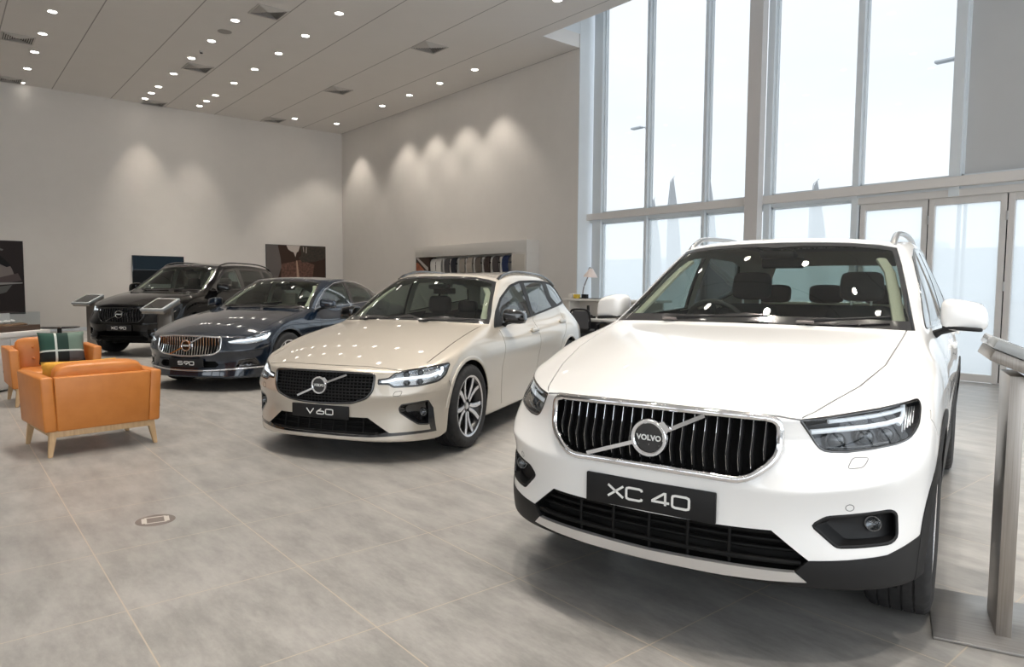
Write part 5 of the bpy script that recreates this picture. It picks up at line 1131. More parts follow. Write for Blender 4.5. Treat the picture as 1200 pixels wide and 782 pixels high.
def floor_mat():
    m = mat('porcelain_floor_tiles', (.3, .29, .28), .35); n, l = nodes(m); b = n['Principled BSDF']
    tc = n.new('ShaderNodeTexCoord'); mp = n.new('ShaderNodeMapping'); mp.vector_type = 'POINT'; l.new(tc.outputs['Object'], mp.inputs['Vector'])
    mp.inputs['Location'].default_value = FLOOR_OFF
    br = n.new('ShaderNodeTexBrick'); br.offset = 0.0; br.inputs['Scale'].default_value = 1.0; br.inputs['Brick Width'].default_value = FLOOR_T[0]; br.inputs['Row Height'].default_value = FLOOR_T[1]
    br.inputs['Mortar Size'].default_value = .0028; br.inputs['Mortar Smooth'].default_value = 0; br.inputs['Color1'].default_value = (0, 0, 0, 1); br.inputs['Color2'].default_value = (1, 1, 1, 1); br.inputs['Mortar'].default_value = (.5, .5, .5, 1)
    l.new(mp.outputs[0], br.inputs['Vector'])
    n1 = n.new('ShaderNodeTexNoise'); n1.inputs['Scale'].default_value = 2.6; n1.inputs['Detail'].default_value = 12; n1.inputs['Roughness'].default_value = .62
    st = n.new('ShaderNodeMapping'); st.inputs['Scale'].default_value = (1, 2.6, 1); l.new(tc.outputs['Object'], st.inputs['Vector']); l.new(st.outputs[0], n1.inputs['Vector'])
    n2 = n.new('ShaderNodeTexNoise'); n2.inputs['Scale'].default_value = 14; n2.inputs['Detail'].default_value = 10; n2.inputs['Roughness'].default_value = .7; l.new(st.outputs[0], n2.inputs['Vector'])
    mx = n.new('ShaderNodeMath'); mx.operation = 'MULTIPLY_ADD'; mx.inputs[1].default_value = .62; l.new(n2.outputs['Fac'], mx.inputs[0]); l.new(n1.outputs['Fac'], mx.inputs[2])
    cr = n.new('ShaderNodeValToRGB'); cr.color_ramp.elements[0].position = .57; cr.color_ramp.elements[0].color = (.195, .189, .180, 1); cr.color_ramp.elements[1].position = 1.0; cr.color_ramp.elements[1].color = (.345, .333, .317, 1)
    l.new(mx.outputs[0], cr.inputs['Fac'])
    jm = n.new('ShaderNodeMix'); jm.data_type = 'RGBA'; l.new(br.outputs['Fac'], jm.inputs[0]); l.new(cr.outputs['Color'], jm.inputs[6]); jm.inputs[7].default_value = (.42, .355, .285, 1); l.new(jm.outputs[2], b.inputs['Base Color'])
    mr = n.new('ShaderNodeMapRange'); mr.inputs['From Min'].default_value = .3; mr.inputs['From Max'].default_value = .75; mr.inputs['To Min'].default_value = .28; mr.inputs['To Max'].default_value = .46; l.new(n2.outputs['Fac'], mr.inputs['Value']); l.new(mr.outputs[0], b.inputs['Roughness'])
    bp = n.new('ShaderNodeBump'); bp.inputs['Strength'].default_value = .06; bp.inputs['Distance'].default_value = .004; l.new(n2.outputs['Fac'], bp.inputs['Height']); l.new(bp.outputs['Normal'], b.inputs['Normal'])
    return m
FLOOR_OFF = (.866, -.567, 0); FLOOR_T = (.77, .7385)
def struct(name, bm, m, parent=None, smooth=None):
    o = obj(name, bm, m, parent, smooth)
    if parent is None: o['kind'] = 'structure'
    return o
def bx(name, lo, hi, m, parent=None, bev=0):
    bm = bmesh.new(); box(bm, [(a + b) / 2 for a, b in zip(lo, hi)], [b - a for a, b in zip(lo, hi)], bev); return struct(name, bm, m, parent)
bx('floor', (XB - .2, YF - .2, -.12), (XE + .2, YG + .1, 0), floor_mat())
bx('wall_back', (XB - .2, YF, 0), (XB, YR + .2, H), WALL)
bx('wall_right', (XB, YR, 0), (XJ - .02, YG + .1, HT), WALL)
bm = bmesh.new(); box(bm, ((XB + XE) / 2, (YF + YV) / 2, H + .15), (XE - XB, YV - YF, .3)); box(bm, ((XB + XJ) / 2, (YV + YR) / 2, H + .15), (XJ - XB, YR - YV, .3))
cl = struct('ceiling', bm, CEIL)
# the light well over the glazing: jamb, upstand and its own higher ceiling
bm = bmesh.new(); box(bm, (XJ - .01, (YR + YG) / 2 + .055, HT / 2), (.02, YG - YR + .11, HT)); struct('wall_jamb', bm, WALLC)
bm = bmesh.new(); box(bm, (XJ - .06, (YV + YR) / 2, (H + HT) / 2 + .15), (.1, YR - YV, HT - H - .3)); box(bm, ((XJ + XE) / 2, YV - .06, (H + HT) / 2 + .15), (XE - XJ, .1, HT - H - .3)); struct('trim_1', bm, WALLC)
bx('ceiling_upper', (XJ - .2, YV - .2, HT), (XE, YG + .1, HT + .2), WALLC)
bm = bmesh.new(); box(bm, ((XB + XE) / 2, YF - .1, 1.05), (XE - XB, .2, 2.1)); box(bm, ((XB + XE) / 2, YF - .1, H - 1.45), (XE - XB, .2, 2.9)); box(bm, ((XB - 8) / 2, YF - .1, H / 2), (XB * -1 - 8, .2, H))
for x in np.arange(-8, XE + .1, 3.4): box(bm, (x, YF - .1, H / 2), (.35, .2, H))
struct('wall_front', bm, WALL)
bm = bmesh.new(); box(bm, (XE + .1, (YF + YG) / 2, .15), (.2, YG - YF, .3)); box(bm, (XE + .1, (YF + YG) / 2, HT - 1.75), (.2, YG - YF, 3.5)); box(bm, (XE + .1, (YF + YG) / 2, 2.9), (.2, YG - YF, .2))
for y in np.arange(YF, YG + .1, 2.3): box(bm, (XE + .1, y, H / 2), (.2, .22, H))
struct('wall_end', bm, FRAME)
# ---- glazed wall: each bay is a window with its own frame and panes
MX = [(-11.06, .26), (-9.645, .07), (-8.215, .07), (-6.86, .12), (-5.295, .10), (-3.86, .14)]
TZ = (2.80, 3.0)
def bay(i, x0, x1, low=True, solid=False):
    w = empty('window_%d' % i, ((x0 + x1) / 2, YG, 0)); w['kind'] = 'structure'
    def ch(name, bm, m): o = obj(name, bm, m, w); o.location = (-(x0 + x1) / 2, -YG, 0); return o
    bm = bmesh.new(); z1 = HT
    for (za, zb) in (((0.06, TZ[0]), (TZ[1], z1)) if low else ((TZ[1], z1),)):
        for s in (x0, x1 - .03): box(bm, (s + .015, YG - .02, (za + zb) / 2), (.03, .07, zb - za))
        for s in (za, zb - .04): box(bm, ((x0 + x1) / 2, YG - .02, s + .02), (x1 - x0, .07, .04))
    ch('window_frame', bm, FRAME)
    bm = bmesh.new(); box(bm, ((x0 + x1) / 2, YG, (TZ[1] + HT) / 2), (x1 - x0, .002 if not solid else .05, HT - TZ[1])); 
    if not solid: bmesh.ops.delete(bm, geom=[f for f in bm.faces if abs(f.normal.y) < .5 or f.normal.y > 0], context='FACES')
    ch('upper_pane' if not solid else 'infill_panel', bm, PANE if not solid else PANEL)
    if low:
        bm = bmesh.new(); box(bm, ((x0 + x1) / 2, YG, TZ[0] / 2), (x1 - x0, .002, TZ[0])); bmesh.ops.delete(bm, geom=[f for f in bm.faces if abs(f.normal.y) < .5 or f.normal.y > 0], context='FACES'); ch('lower_pane', bm, FROST)
    return w
for i in range(5): bay(i + 1, MX[i][0] + MX[i][1] / 2, MX[i + 1][0] - MX[i + 1][1] / 2, low=i < 4)
bay(6, MX[5][0] + .07, 0.0, low=False, solid=True)
for k in range(4): bay(7 + k, 0.14 + k * 2.2, 0.14 + k * 2.2 + 2.06, low=True)
k = 2
for x, wd in MX + [(.07 + 2.2 * q, .14) for q in range(5)]:
    bx('trim_%d' % k, (x - wd / 2, YG - .13, 0 if x < -5 or x > -.5 else 2.72), (x + wd / 2, YG + .06, HT), FRAME); k += 1
bx('trim_%d' % k, (XJ, YG - .20, TZ[0] + .06), (XE, YG - .02, TZ[1]), LEDGE, bev=.006); k += 1
bx('trim_%d' % k, (XJ, YG - .10, TZ[0]), (XE, YG + .05, TZ[0] + .06), FRAME); k += 1
bx('trim_%d' % k, (MX[4][0], YG - .12, 2.715), (0, YG + .05, TZ[0] + .02), FRAMED); k += 1
bx('pillar', (-7.15, 11.36, 0), (-6.89, 11.53, HT), STEELC)['kind'] = 'structure'
# ---- folding glass doors
def door(i, x0, x1):
    d = empty('door_%d' % i, ((x0 + x1) / 2, YG - .04, 0)); d['kind'] = 'structure'
    def ch(name, bm, m): o = obj(name, bm, m, d); o.location = (-(x0 + x1) / 2, -(YG - .04), 0); return o
    bm = bmesh.new(); z0, z1 = .003, 2.72; y = YG - .04; a, b = x0 + .008, x1 - .008
    for s in (a + .04, b - .04): box(bm, (s, y, (z0 + z1) / 2), (.08, .07, z1 - z0), .004)
    for s in (z0 + .06, z1 - .055): box(bm, ((a + b) / 2, y, s), (b - a, .066, .11), .004)
    ch('door_frame', bm, FRAMED)
    bm = bmesh.new(); box(bm, ((a + b) / 2, y, 1.36), (b - a - .14, .002, 2.52)); bmesh.ops.delete(bm, geom=[f for f in bm.faces if abs(f.normal.y) < .5 or f.normal.y > 0], context='FACES'); ch('door_pane', bm, FROST)
    for z in (.35, 1.4, 2.4):
        bm = bmesh.new(); box(bm, (x1, y - .038, z), (.028, .012, .13), .003); ch('hinge', bm, SATIN)
    bm = bmesh.new(); box(bm, (x0, y - .0, 1.36), (.010, .05, 2.68)); ch('door_seal', bm, DARK)
for i in range(5): door(i + 1, -5.23 + 1.02 * i, -4.21 + 1.02 * i)
bx('baseboard_right', (XB, YR - .015, 0), (XJ, YR, .10), FRAME); bx('baseboard_back', (XB, YF, 0), (XB + .015, YR, .10), FRAME)

# ---- outside
GROUND = noise_mat('car_park_asphalt', (.40, .41, .42), (.47, .48, .49), .6, .9)
PALE = mat('pale_weathered_render', (.80, .83, .85), .8); FLAGM = mat('pale_flag_fabric', (.58, .60, .62), .8); POST = mat('galvanised_post', (.55, .58, .60), .5, .5)
bm = bmesh.new(); box(bm, (-12, 60, -.11), (160, 96, .2)); struct('ground_outside', bm, GROUND)
def tagd(o, *a): return tag(o, *a)
bm = bmesh.new(); box(bm, (-30, 95, 3.0), (120, 10, 6.0)); box(bm, (-48, 94, 3.6), (30, 10, 7.2)); b_ = obj('warehouse', bm, PALE); tag(b_, 'long pale building standing beyond the car park outside the windows', 'building')
for (x, y, z, lab) in ((-34.2, 40, 12.9, 'street lamp outside the leftmost tall pane, head just clear of the mullion'), (-14.0, 40, 12.9, 'street lamp outside, its head showing high beside the grey infill panel'), (-14.2, 41.5, 7.2, 'lower lamp outside, its head just above the transom beside the infill panel')):
    r = empty('street_lamp', (x + 1.0, y, 0), 0, lab, 'street lamp', 'lamps in the car park')
    bm = bmesh.new(); tube(bm, [(0, 0, 0), (0, 0, z - .3), (-.2, 0, z - .05)], [.11, .07, .06], 8); obj('lamp_post', bm, POST, r, 60)
    bm = bmesh.new(); tube(bm, [(-.2, 0, z - .05), (-.5, 0, z)], .05, 8); box(bm, (-.95, 0, z + .02), (.95, .42, .14), .05); obj('lamp_head', bm, POST, r, 60)
for k2, (px, py, hh, lab) in enumerate(((-19.7, 24, 5.2, 'outside the second pane, close to its left edge'), (-18.4, 23.6, 5.9, 'outside the second pane, close to its right mullion'), (-16.7, 23.6, 6.1, 'outside the third pane, in front of the column'), (-12.6, 24.2, 5.2, 'outside the fourth pane, right of the column'))):
    r = empty('feather_flag', (px, py, 0), 0, 'pale feather flag ' + lab, 'flag', 'feather flags outside the windows')
    bm = bmesh.new(); tube(bm, [(0, 0, 0), (0, 0, hh * .8), (.1, 0, hh * .97), (.3, 0, hh)], [.03, .025, .015, .01], 6); obj('flag_pole', bm, POST, r, 60)
    pl = [(.04, .7), (.04, hh * .8), (.12, hh * .96), (.24, hh * .99), (.45, hh * .80), (.62, hh * .6), (.72, hh * .4), (.74, .9), (.6, .72)]
    bm = bmesh.new(); prism(bm, pl, -.004, .004, Matrix(((1, 0, 0, 0), (0, 0, 1, 0), (0, 1, 0, 0), (0, 0, 0, 1)))); obj('flag_sail', bm, FLAGM, r)

# ---- ceiling fittings
LAMP = mat('downlight_lens', (1, .96, .9), .4, emit=(1, .93, .84), estr=22); RING = mat('downlight_ring', (.75, .73, .70), .5)
rows = [(1.99, 'in the row nearest the orange armchairs', [-13.4, -14.98, -16.56, -18.14, -19.68, -21.3, -22.87]), (4.87, 'in the row with the round speaker', [-13.1, -14.68, -16.23, -17.76, -19.35, -20.88, -21.69, -22.46]),
        (6.30, 'in the long row right of the speaker', [-11.4, -12.97, -14.58, -16.07, -17.63, -19.17, -20.75, -21.58, -22.28]), (9.09, 'in the row second from the right wall', [-21.94, -9.73]), (10.42, 'in the row nearest the right wall', [-21.71, -18.67, -17.14, -15.62, -14.09])]
ordn = ['first', 'second', 'third', 'fourth', 'fifth', 'sixth', 'seventh', 'eighth', 'ninth']
proto = None; SPOTS = []
def downlight(x, y, lab, g):
    global proto
    if proto is None:
        r = empty('downlight', (x, y, H)); bm = bmesh.new(); lathe(bm, [(.078, -.006), (.105, -.004), (.108, .0), (.078, .0)], 24); obj('trim_ring', bm, RING, r, 50)
        bm = bmesh.new(); lathe(bm, [(0, -.004), (.079, -.004)], 24); obj('lamp_lens', bm, LAMP, r); proto = r
    else: r = copy_tree(proto); r.location = (x, y, H)
    return tag(r, lab, 'ceiling light', g)
for y, where, xs in rows:
    s = sorted(xs)
    for x in xs:
        n_ = s.index(x)
        lab = 'downlight %s, %s from the back wall' % (where, ordn[n_])
        if y == 9.09: lab = 'single round downlight beside the vent nearest the back corner' if x < -15 else 'round downlight at the top edge of the view near the light well'
        downlight(x, y, lab, 'recessed downlights in the ceiling')
        if x > -22.8: SPOTS.append((x, y))
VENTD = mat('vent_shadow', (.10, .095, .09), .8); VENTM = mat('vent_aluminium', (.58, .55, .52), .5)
vp = None
for (x, y, lab) in ((-13.8, 5.22, 'large square vent at the top of the view, above the round speaker'), (-18.42, 5.19, 'square vent beside the downlight row, midway to the back wall'), (-23.05 + .0 + .22, 5.19, 'square vent against the back wall, above the gap left of the TV'), (-18.82, 1.61, 'square vent in the upper left corner beside the left downlight row'), (-22.75, 1.70, 'square vent by the back wall at the left edge'),
                    (-17.99, 8.69, 'square vent in the middle of the ceiling, second from the back in the right row'), (-22.54, 8.63, 'square vent by the back wall near the right corner'), (-13.46, 8.71, 'square vent nearest the light well, third from the back in the right row')):
    if vp is None:
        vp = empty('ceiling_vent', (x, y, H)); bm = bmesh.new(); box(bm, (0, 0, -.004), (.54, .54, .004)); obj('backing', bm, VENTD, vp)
        bm = bmesh.new()
        for s in (-1, 1): box(bm, (s * .285, 0, -.012), (.03, .60, .016)); box(bm, (0, s * .285, -.012), (.60, .03, .016))
        obj('frame', bm, VENTM, vp)
        for q in range(4):                                # four-way diffuser: louvres in four triangles
            for j in range(1, 7):
                r_ = .04 * j; bm = bmesh.new()
                a = Matrix.Rotation(q * PI / 2, 4, 'Z'); box(bm, (0, 0, 0), (2 * r_, .026, .003), M=a @ Matrix.Translation((0, r_, -.012)) @ Matrix.Rotation(.7, 4, 'X')); obj('louvre', bm, VENTM, vp)
        t = vp
    else: t = copy_tree(vp); t.location = (x, y, H)
    tag(t, lab, 'vent', 'square air vents in the ceiling')
bm = bmesh.new(); lathe(bm, [(0, -.008), (.125, -.008), (.14, -.004), (.14, 0)], 32); o = obj('ceiling_speaker', bm, noise_mat('speaker_mesh', (.34, .32, .30), (.40, .38, .36), 300, .7), None, 40); o.location = (-15.46, 4.91, H); tag(o, 'round grey speaker grille between the large vent and the downlights', 'speaker')
r = empty('smoke_detector', (-17.09, 4.9, H), 0, 'small detector head on the ceiling near the second vent', 'smoke detector'); bm = bmesh.new(); lathe(bm, [(0, -.035), (.03, -.035), (.045, -.012), (.05, 0)], 20); obj('base', bm, VENTM, r, 40); bm = bmesh.new(); lathe(bm, [(.03, -.05), (.034, -.036), (.02, -.036)], 16); obj('sensor_cage', bm, BLACK, r, 40)
# more of the same rows, over and behind the camera (they show as reflections on the cars)
for y, xs in ((1.99, np.arange(-11.8, 8, 1.57)), (4.87, np.arange(-11.5, 8, 1.57)), (6.30, np.arange(-9.8, 8, 1.57)), (9.09, (-6, -3, 0, 3)), (-1.0, np.arange(-20, 8, 3.14)), (-3.9, np.arange(-20, 8, 3.14))):
    for x in xs: downlight(float(x), y, 'round recessed downlight out of view above and behind the viewpoint', 'recessed downlights out of view'); SPOTS.append((float(x), y))
# ================================================================== furniture and displays
LEATHER = noise_mat('tan_orange_leather', (.50, .170, .030), (.55, .195, .038), 9, .42, .05, bscale=220)
OAK = noise_mat('oak_wood', (.46, .30, .155), (.56, .38, .21), 5, .5, 0, stretch=(8, 8, 1))
MUSTARD = noise_mat('mustard_fabric', (.60, .30, .03), (.66, .35, .05), 60, .85, .1)
WHITEL = mat('white_laminate', (.72, .70, .67), .35); WHITED = mat('white_display_paint', (.66, .63, .59), .5)
STAIN = noise_mat('brushed_steel', (.32, .295, .27), (.40, .37, .34), 3, .30, 0, metal=.9, stretch=(60, 60, 1), r2=.42)
STAIND = noise_mat('brushed_steel_plate', (.30, .29, .28), (.36, .35, .34), 3, .34, 0, metal=.75, stretch=(1, 40, 40))
ACRYL = mat('grey_acrylic', (.34, .36, .37), .25, coat=.3)

def armchair(loc, rz, label):
    a = empty('armchair', loc, rz, label, 'armchair', 'orange leather armchairs')
    bm = bmesh.new()
    for x in (-.33, .33): box(bm, (x, 0, .178), (.045, .70, .05), .004)
    for y in (-.35, .35): box(bm, (0, y, .178), (.66, .045, .05), .004)
    obj('base_frame', bm, OAK, a, 40)
    for sx in (1, -1):
        for sy in (1, -1):
            bm = bmesh.new(); n = 4; lo = []; hi = []
            for (p, q) in ((-1, -1), (1, -1), (1, 1), (-1, 1)):
                lo.append(bm.verts.new((sx * .345 + p * .015, sy * .385 + q * .015, 0))); hi.append(bm.verts.new((sx * .325 + p * .027, sy * .355 + q * .027, .20)))
            bm.faces.new(lo[::-1]); bm.faces.new(hi)
            for i in range(4): bm.faces.new((lo[i], lo[(i + 1) % 4], hi[(i + 1) % 4], hi[i]))
            bmesh.ops.bevel(bm, geom=[e for e in bm.edges], offset=.004, segments=2, affect='EDGES'); obj('leg', bm, OAK, a, 40)
    for s in (1, -1):                                     # arm panels lean out a little towards the top
        bm = bmesh.new(); box(bm, (0, 0, 0), (.74, .09, .43), .018, seg=3)
        for v in bm.verts: v.co = Vector((v.co.x - .008 * (v.co.z > 0), s * (.375 + .022 * (v.co.z + .215) / .43) + v.co.y, v.co.z + .415))
        obj('arm', bm, LEATHER, a, 50)
    bm = bmesh.new(); box(bm, (0, 0, 0), (.085, .665, .425), .010, seg=2)
    for v in bm.verts: v.co = Vector((v.co.x - .325 - .02 * (v.co.z + .21) / .42, v.co.y * (1 + .05 * (v.co.z + .21) / .42), v.co.z + .413))
    obj('back_panel', bm, LEATHER, a, 50)
    bm = bmesh.new(); box(bm, (.02, 0, .235), (.66, .66, .07), .01); obj('seat_deck', bm, LEATHER, a, 50)
    soft_box('seat_cushion', (.045, 0, .325), (.62, .655, .14), LEATHER, a, 1, puff=.03)
    bc = soft_box('back_cushion', (0, 0, 0), (.17, .655, .40), LEATHER, a, 1, cr=.45, M=Matrix.Translation((-.215, 0, .525)) @ Matrix.Rotation(-.16, 4, 'Y'))
    for y in (-.16, .0, .16):
        for z in (-.055, .075):
            p = Matrix.Translation((-.215, 0, .525)) @ Matrix.Rotation(-.16, 4, 'Y') @ Vector((.088, y, z)); bm = bmesh.new(); bmesh.ops.create_uvsphere(bm, u_segments=12, v_segments=8, radius=1, matrix=Matrix.Translation(p) @ Matrix.Diagonal((.008, .015, .015, 1))); obj('button', bm, LEATHER, bc, 180)
    bm = bmesh.new(); box(bm, (-.345, -.424, .33), (.03, .006, .035), .001); obj('fabric_tag', bm, BLACK, a)
    return a
armchair((-6.77, .985, 0), math.radians(187), 'orange leather armchair seen from behind, nearest the camera, on tapered oak legs')
armchair((-9.57, 1.02, 0), math.radians(2), 'orange leather armchair facing the camera with buttoned back and tartan cushion')
def pillow(name, size, mtx, m, seam=True):
    bm = bmesh.new(); n = 14; W, Hh, T = size; top = []; bot = []
    def z(u, v): return T / 2 * (max(0, (1 - u ** 4) * (1 - v ** 4))) ** .6
    g = {}
    for s in (1, -1):
        for i in range(n + 1):
            for j in range(n + 1):
                u, v = 2 * i / n - 1, 2 * j / n - 1
                edge = i in (0, n) or j in (0, n)
                if edge and s < 0: g[s, i, j] = g[1, i, j]; continue
                k = 1 - .06 * (1 - abs(v) ** 2) * abs(u) ** 3; k2 = 1 - .06 * (1 - abs(u) ** 2) * abs(v) ** 3
                g[s, i, j] = bm.verts.new(mtx @ Vector((u * W / 2 * k, v * Hh / 2 * k2, s * z(u, v))))
    for s in (1, -1):
        for i in range(n):
            for j in range(n):
                q = [g[s, i, j], g[s, i + 1, j], g[s, i + 1, j + 1], g[s, i, j + 1]]
                bm.faces.new(q if s > 0 else q[::-1])
    return obj(name, bm, m, None, 180)
def tartan():
    """plaid in object space: x across, y up (the cushion mesh is built around its own centre)"""
    m = mat('tartan_wool', (.05, .1, .08), .9); n, l = nodes(m); b = n['Principled BSDF']; tc = n.new('ShaderNodeTexCoord'); sp = n.new('ShaderNodeSeparateXYZ'); l.new(tc.outputs['Object'], sp.inputs[0])
    def gt(sock, v): q = n.new('ShaderNodeMath'); q.operation = 'GREATER_THAN'; q.inputs[1].default_value = v; l.new(sock, q.inputs[0]); return q.outputs[0]
    def band(sock, a, c): x = gt(sock, a); y = gt(sock, c); q = n.new('ShaderNodeMath'); q.operation = 'SUBTRACT'; l.new(x, q.inputs[0]); l.new(y, q.inputs[1]); return q.outputs[0]
    def mix(f, a, c):
        q = n.new('ShaderNodeMix'); q.data_type = 'RGBA'; l.new(f, q.inputs[0])
        for s, k in ((a, 6), (c, 7)):
            if isinstance(s, tuple): q.inputs[k].default_value = (*s, 1)
            else: l.new(s, q.inputs[k])
        return q.outputs[2]
    X, Y = sp.outputs[0], sp.outputs[1]
    up = mix(gt(X, .06), (.018, .062, .045), (.13, .185, .15)); up = mix(band(X, -.05, .06), up, (.012, .035, .027))
    lo = mix(gt(X, .06), (.006, .009, .008), (.075, .068, .066))
    c = mix(gt(Y, -.045), lo, up); c = mix(band(X, -.075, -.052), c, (.52, .56, .52)); c = mix(band(Y, -.055, -.035), c, (.52, .56, .52))
    l.new(c, b.inputs['Base Color']); return m
P = pillow('cushion', (.46, .37, .13), Matrix.Identity(4), tartan())
P.matrix_world = Matrix.Translation((-9.465, 1.11, .612)) @ Matrix.Rotation(math.radians(2), 4, 'Z') @ Matrix.Rotation(-.28, 4, 'Y') @ Matrix(((0, 0, 1, 0), (1, 0, 0, 0), (0, 1, 0, 0), (0, 0, 0, 1)))
tag(P, 'green, black and grey tartan cushion leaning on the armchair facing the camera', 'cushion')
P = pillow('cushion', (.56, .27, .11), Matrix.Identity(4), MUSTARD)
P.matrix_world = Matrix.Translation((-6.87, .92, .578)) @ Matrix.Rotation(math.radians(187), 4, 'Z') @ Matrix.Rotation(-.25, 4, 'Y') @ Matrix(((0, 0, 1, 0), (1, 0, 0, 0), (0, 1, 0, 0), (0, 0, 0, 1)))
tag(P, 'mustard yellow cushion peeping over the back of the nearest armchair', 'cushion')

# ---- information stands: steel base plate, blade post, tilted tray (local +x = towards the reader)
def stand(loc, rz, label, hi=1.17, post_h=1.10, plate=(.48, .52)):
    s = empty('display_stand', loc, rz, label, 'display stand', 'steel information stands')
    bm = bmesh.new(); box(bm, (0, 0, .006), (plate[0], plate[1], .012), .002); obj('base_plate', bm, STAIND, s, 40)
    bm = bmesh.new(); box(bm, (0, 0, post_h / 2), (.052, .26, post_h), .003); obj('post', bm, STAIN, s, 40)
    Mx = Matrix.Translation((0.10, 0, hi - .075)) @ Matrix.Rotation(math.radians(23), 4, 'Y')
    bm = bmesh.new(); box(bm, (0, 0, -.022), (.40, .40, .044), .004, M=Mx); tr = obj('tray', bm, STAIN, s, 40)
    bm = bmesh.new(); box(bm, (0, 0, .022), (.42, .42, .040), .006, M=Mx); obj('graphic_holder', bm, ACRYL, tr, 40)
    bm = bmesh.new(); box(bm, (0, 0, .0425), (.34, .34, .002), M=Mx); obj('graphic_sheet', bm, GLOSS, tr)
    return s
e1 = math.atan2(.377, .926)
stand((-.846, 3.268, 0), e1, 'brushed steel display stand with tilted tray at the right edge beside the white SUV', 1.13, 1.03)
stand((-16.3, 2.46, 0), math.atan2(-.8, .6), 'grey steel display stand at the right front corner of the black SUV', 1.082, .985)
stand((-11.92, 2.79, 0), math.atan2(-.8, .6), 'grey steel display stand between the black SUV and the blue saloon', 1.08, .99)

# ---- flat printed pictures: layered colour shapes inside one thin panel
def picture(name, axis_x, y0, y1, z0, z1, layers, th=.03, edge=BLACK):
    """layers: (material, [(u, v) ...]) with u 0..1 left to right, v 0..1 bottom to top, in the picture's plane facing +x"""
    bm = bmesh.new(); ms = [edge]; box(bm, (axis_x + th / 2, (y0 + y1) / 2, (z0 + z1) / 2), (th, y1 - y0, z1 - z0))
    for k, (m, poly) in enumerate(layers):
        if m not in ms: ms.append(m)
        vs = [Vector((axis_x + th + .0006 * (k + 1), y0 + u * (y1 - y0), z0 + v * (z1 - z0))) for u, v in poly]
        bv = [bm.verts.new(v) for v in vs]
        for t in tessellate_polygon([[Vector((v.y, v.z, 0)) for v in vs]]):
            f = bm.faces.new([bv[i] for i in t]); f.material_index = ms.index(m)
            f.normal_update()
            if f.normal.x < 0: f.normal_flip()
    me = bpy.data.meshes.new(name); bm.to_mesh(me); bm.free(); return link(name, me, None, ms)
Q = lambda n_, c, r=.6: mat('print_' + n_, c, r, spec=.15)
FULL = [(.005, .005), (.995, .005), (.995, .995), (.005, .995)]
arc = lambda cx, cy, rx, ry, a0, a1, n=14: [(cx + rx * math.cos(a0 + (a1 - a0) * i / n), cy + ry * math.sin(a0 + (a1 - a0) * i / n)) for i in range(n + 1)]
o = picture('picture', XB, .55, 1.90, .50, 2.47, [(Q('brown', (.030, .024, .024)), FULL),
    (Q('pale_grey', (.22, .19, .18)), [(.005, .45)] + arc(.35, .45, .50, .40, 0, PI * .62) + [(.005, .85)]), (Q('dark_curve', (.016, .014, .015)), [(.005, .80), (.35, .86), (.62, .80), (.80, .66), (.72, .64), (.5, .72), (.2, .72), (.005, .70)]),
    (Q('grey', (.16, .15, .15)), [(.005, .98), (.42, .95), (.68, .88), (.66, .86), (.4, .92), (.005, .94)]), (Q('mauve', (.10, .078, .078)), [(.005, .42), (.45, .47), (.9, .56), (.96, .46), (.5, .40), (.005, .33)]),
    (Q('silver', (.30, .29, .28)), [(.30, .40), (.60, .43), (.97, .435), (.97, .42), (.6, .40), (.30, .37)]), (Q('trim_grey', (.12, .12, .115)), [(.005, .12), (.35, .22), (.70, .30), (.80, .40), (.62, .38), (.30, .33), (.005, .30)]), (Q('foot', (.10, .10, .095)), [(.005, .005), (.995, .005), (.995, .03), (.005, .03)])])
tag(o, 'large dark close-up photo of car bodywork on the back wall at the left edge', 'picture')
o = picture('picture', XB, 8.51, 10.61, 1.25, 2.68, [(Q('forest', (.050, .030, .022)), FULL), (noise_mat('print_leaves', (.07, .028, .018), (.16, .075, .05), 14, .6), [(.24, .005), (.24, .55), (.47, .62), (.56, .66), (.80, .55), (.74, .005)]), (Q('sky_gap', (.50, .44, .40)), [(.33, .995), (.36, .90), (.40, .86), (.45, .83), (.48, .72), (.50, .83), (.53, .86), (.56, .995)]),
    (noise_mat('print_trees', (.022, .018, .012), (.05, .034, .022), 18, .6), [(.56, .995), (.58, .78), (.53, .70), (.60, .60), (.80, .62), (.995, .70), (.995, .995)]), (Q('thin_birch', (.42, .36, .32)), [(.605, .97), (.615, .85), (.625, .85), (.62, .97)]), (Q('thin_birch', (.42, .36, .32)), [(.66, .97), (.655, .82), (.668, .82), (.672, .97)]),
    (Q('road', (.42, .28, .20)), [(.492, .64), (.508, .64), (.56, .005), (.50, .005)]), (Q('car_grey', (.135, .118, .112)), [(.005, .005), (.13, .005), (.20, .28), (.245, .48), (.235, .68), (.19, .995), (.005, .995)])], .03)
tag(o, 'wide photo of a forest road with autumn trees on the back wall', 'picture')
tv = empty('flatscreen_tv', (XB, 5.245, 1.76), 0, 'dark wall-mounted television above the black SUV', 'television')
bm = bmesh.new(); box(bm, (.035, 0, 0), (.05, 1.43, .84), .006); obj('casing', bm, GLOSS, tv, 40)
bm = bmesh.new(); box(bm, (.0605, 0, .2), (.002, 1.40, .40)); obj('screen', bm, mat('screen_image_blue', (.006, .013, .020), .35, spec=.15, emit=(.10, .22, .34), estr=.02), tv)
bm = bmesh.new(); box(bm, (.0605, 0, -.205), (.002, 1.40, .40)); obj('screen', bm, mat('screen_image_black', (.003, .004, .005), .3, spec=.15), tv)

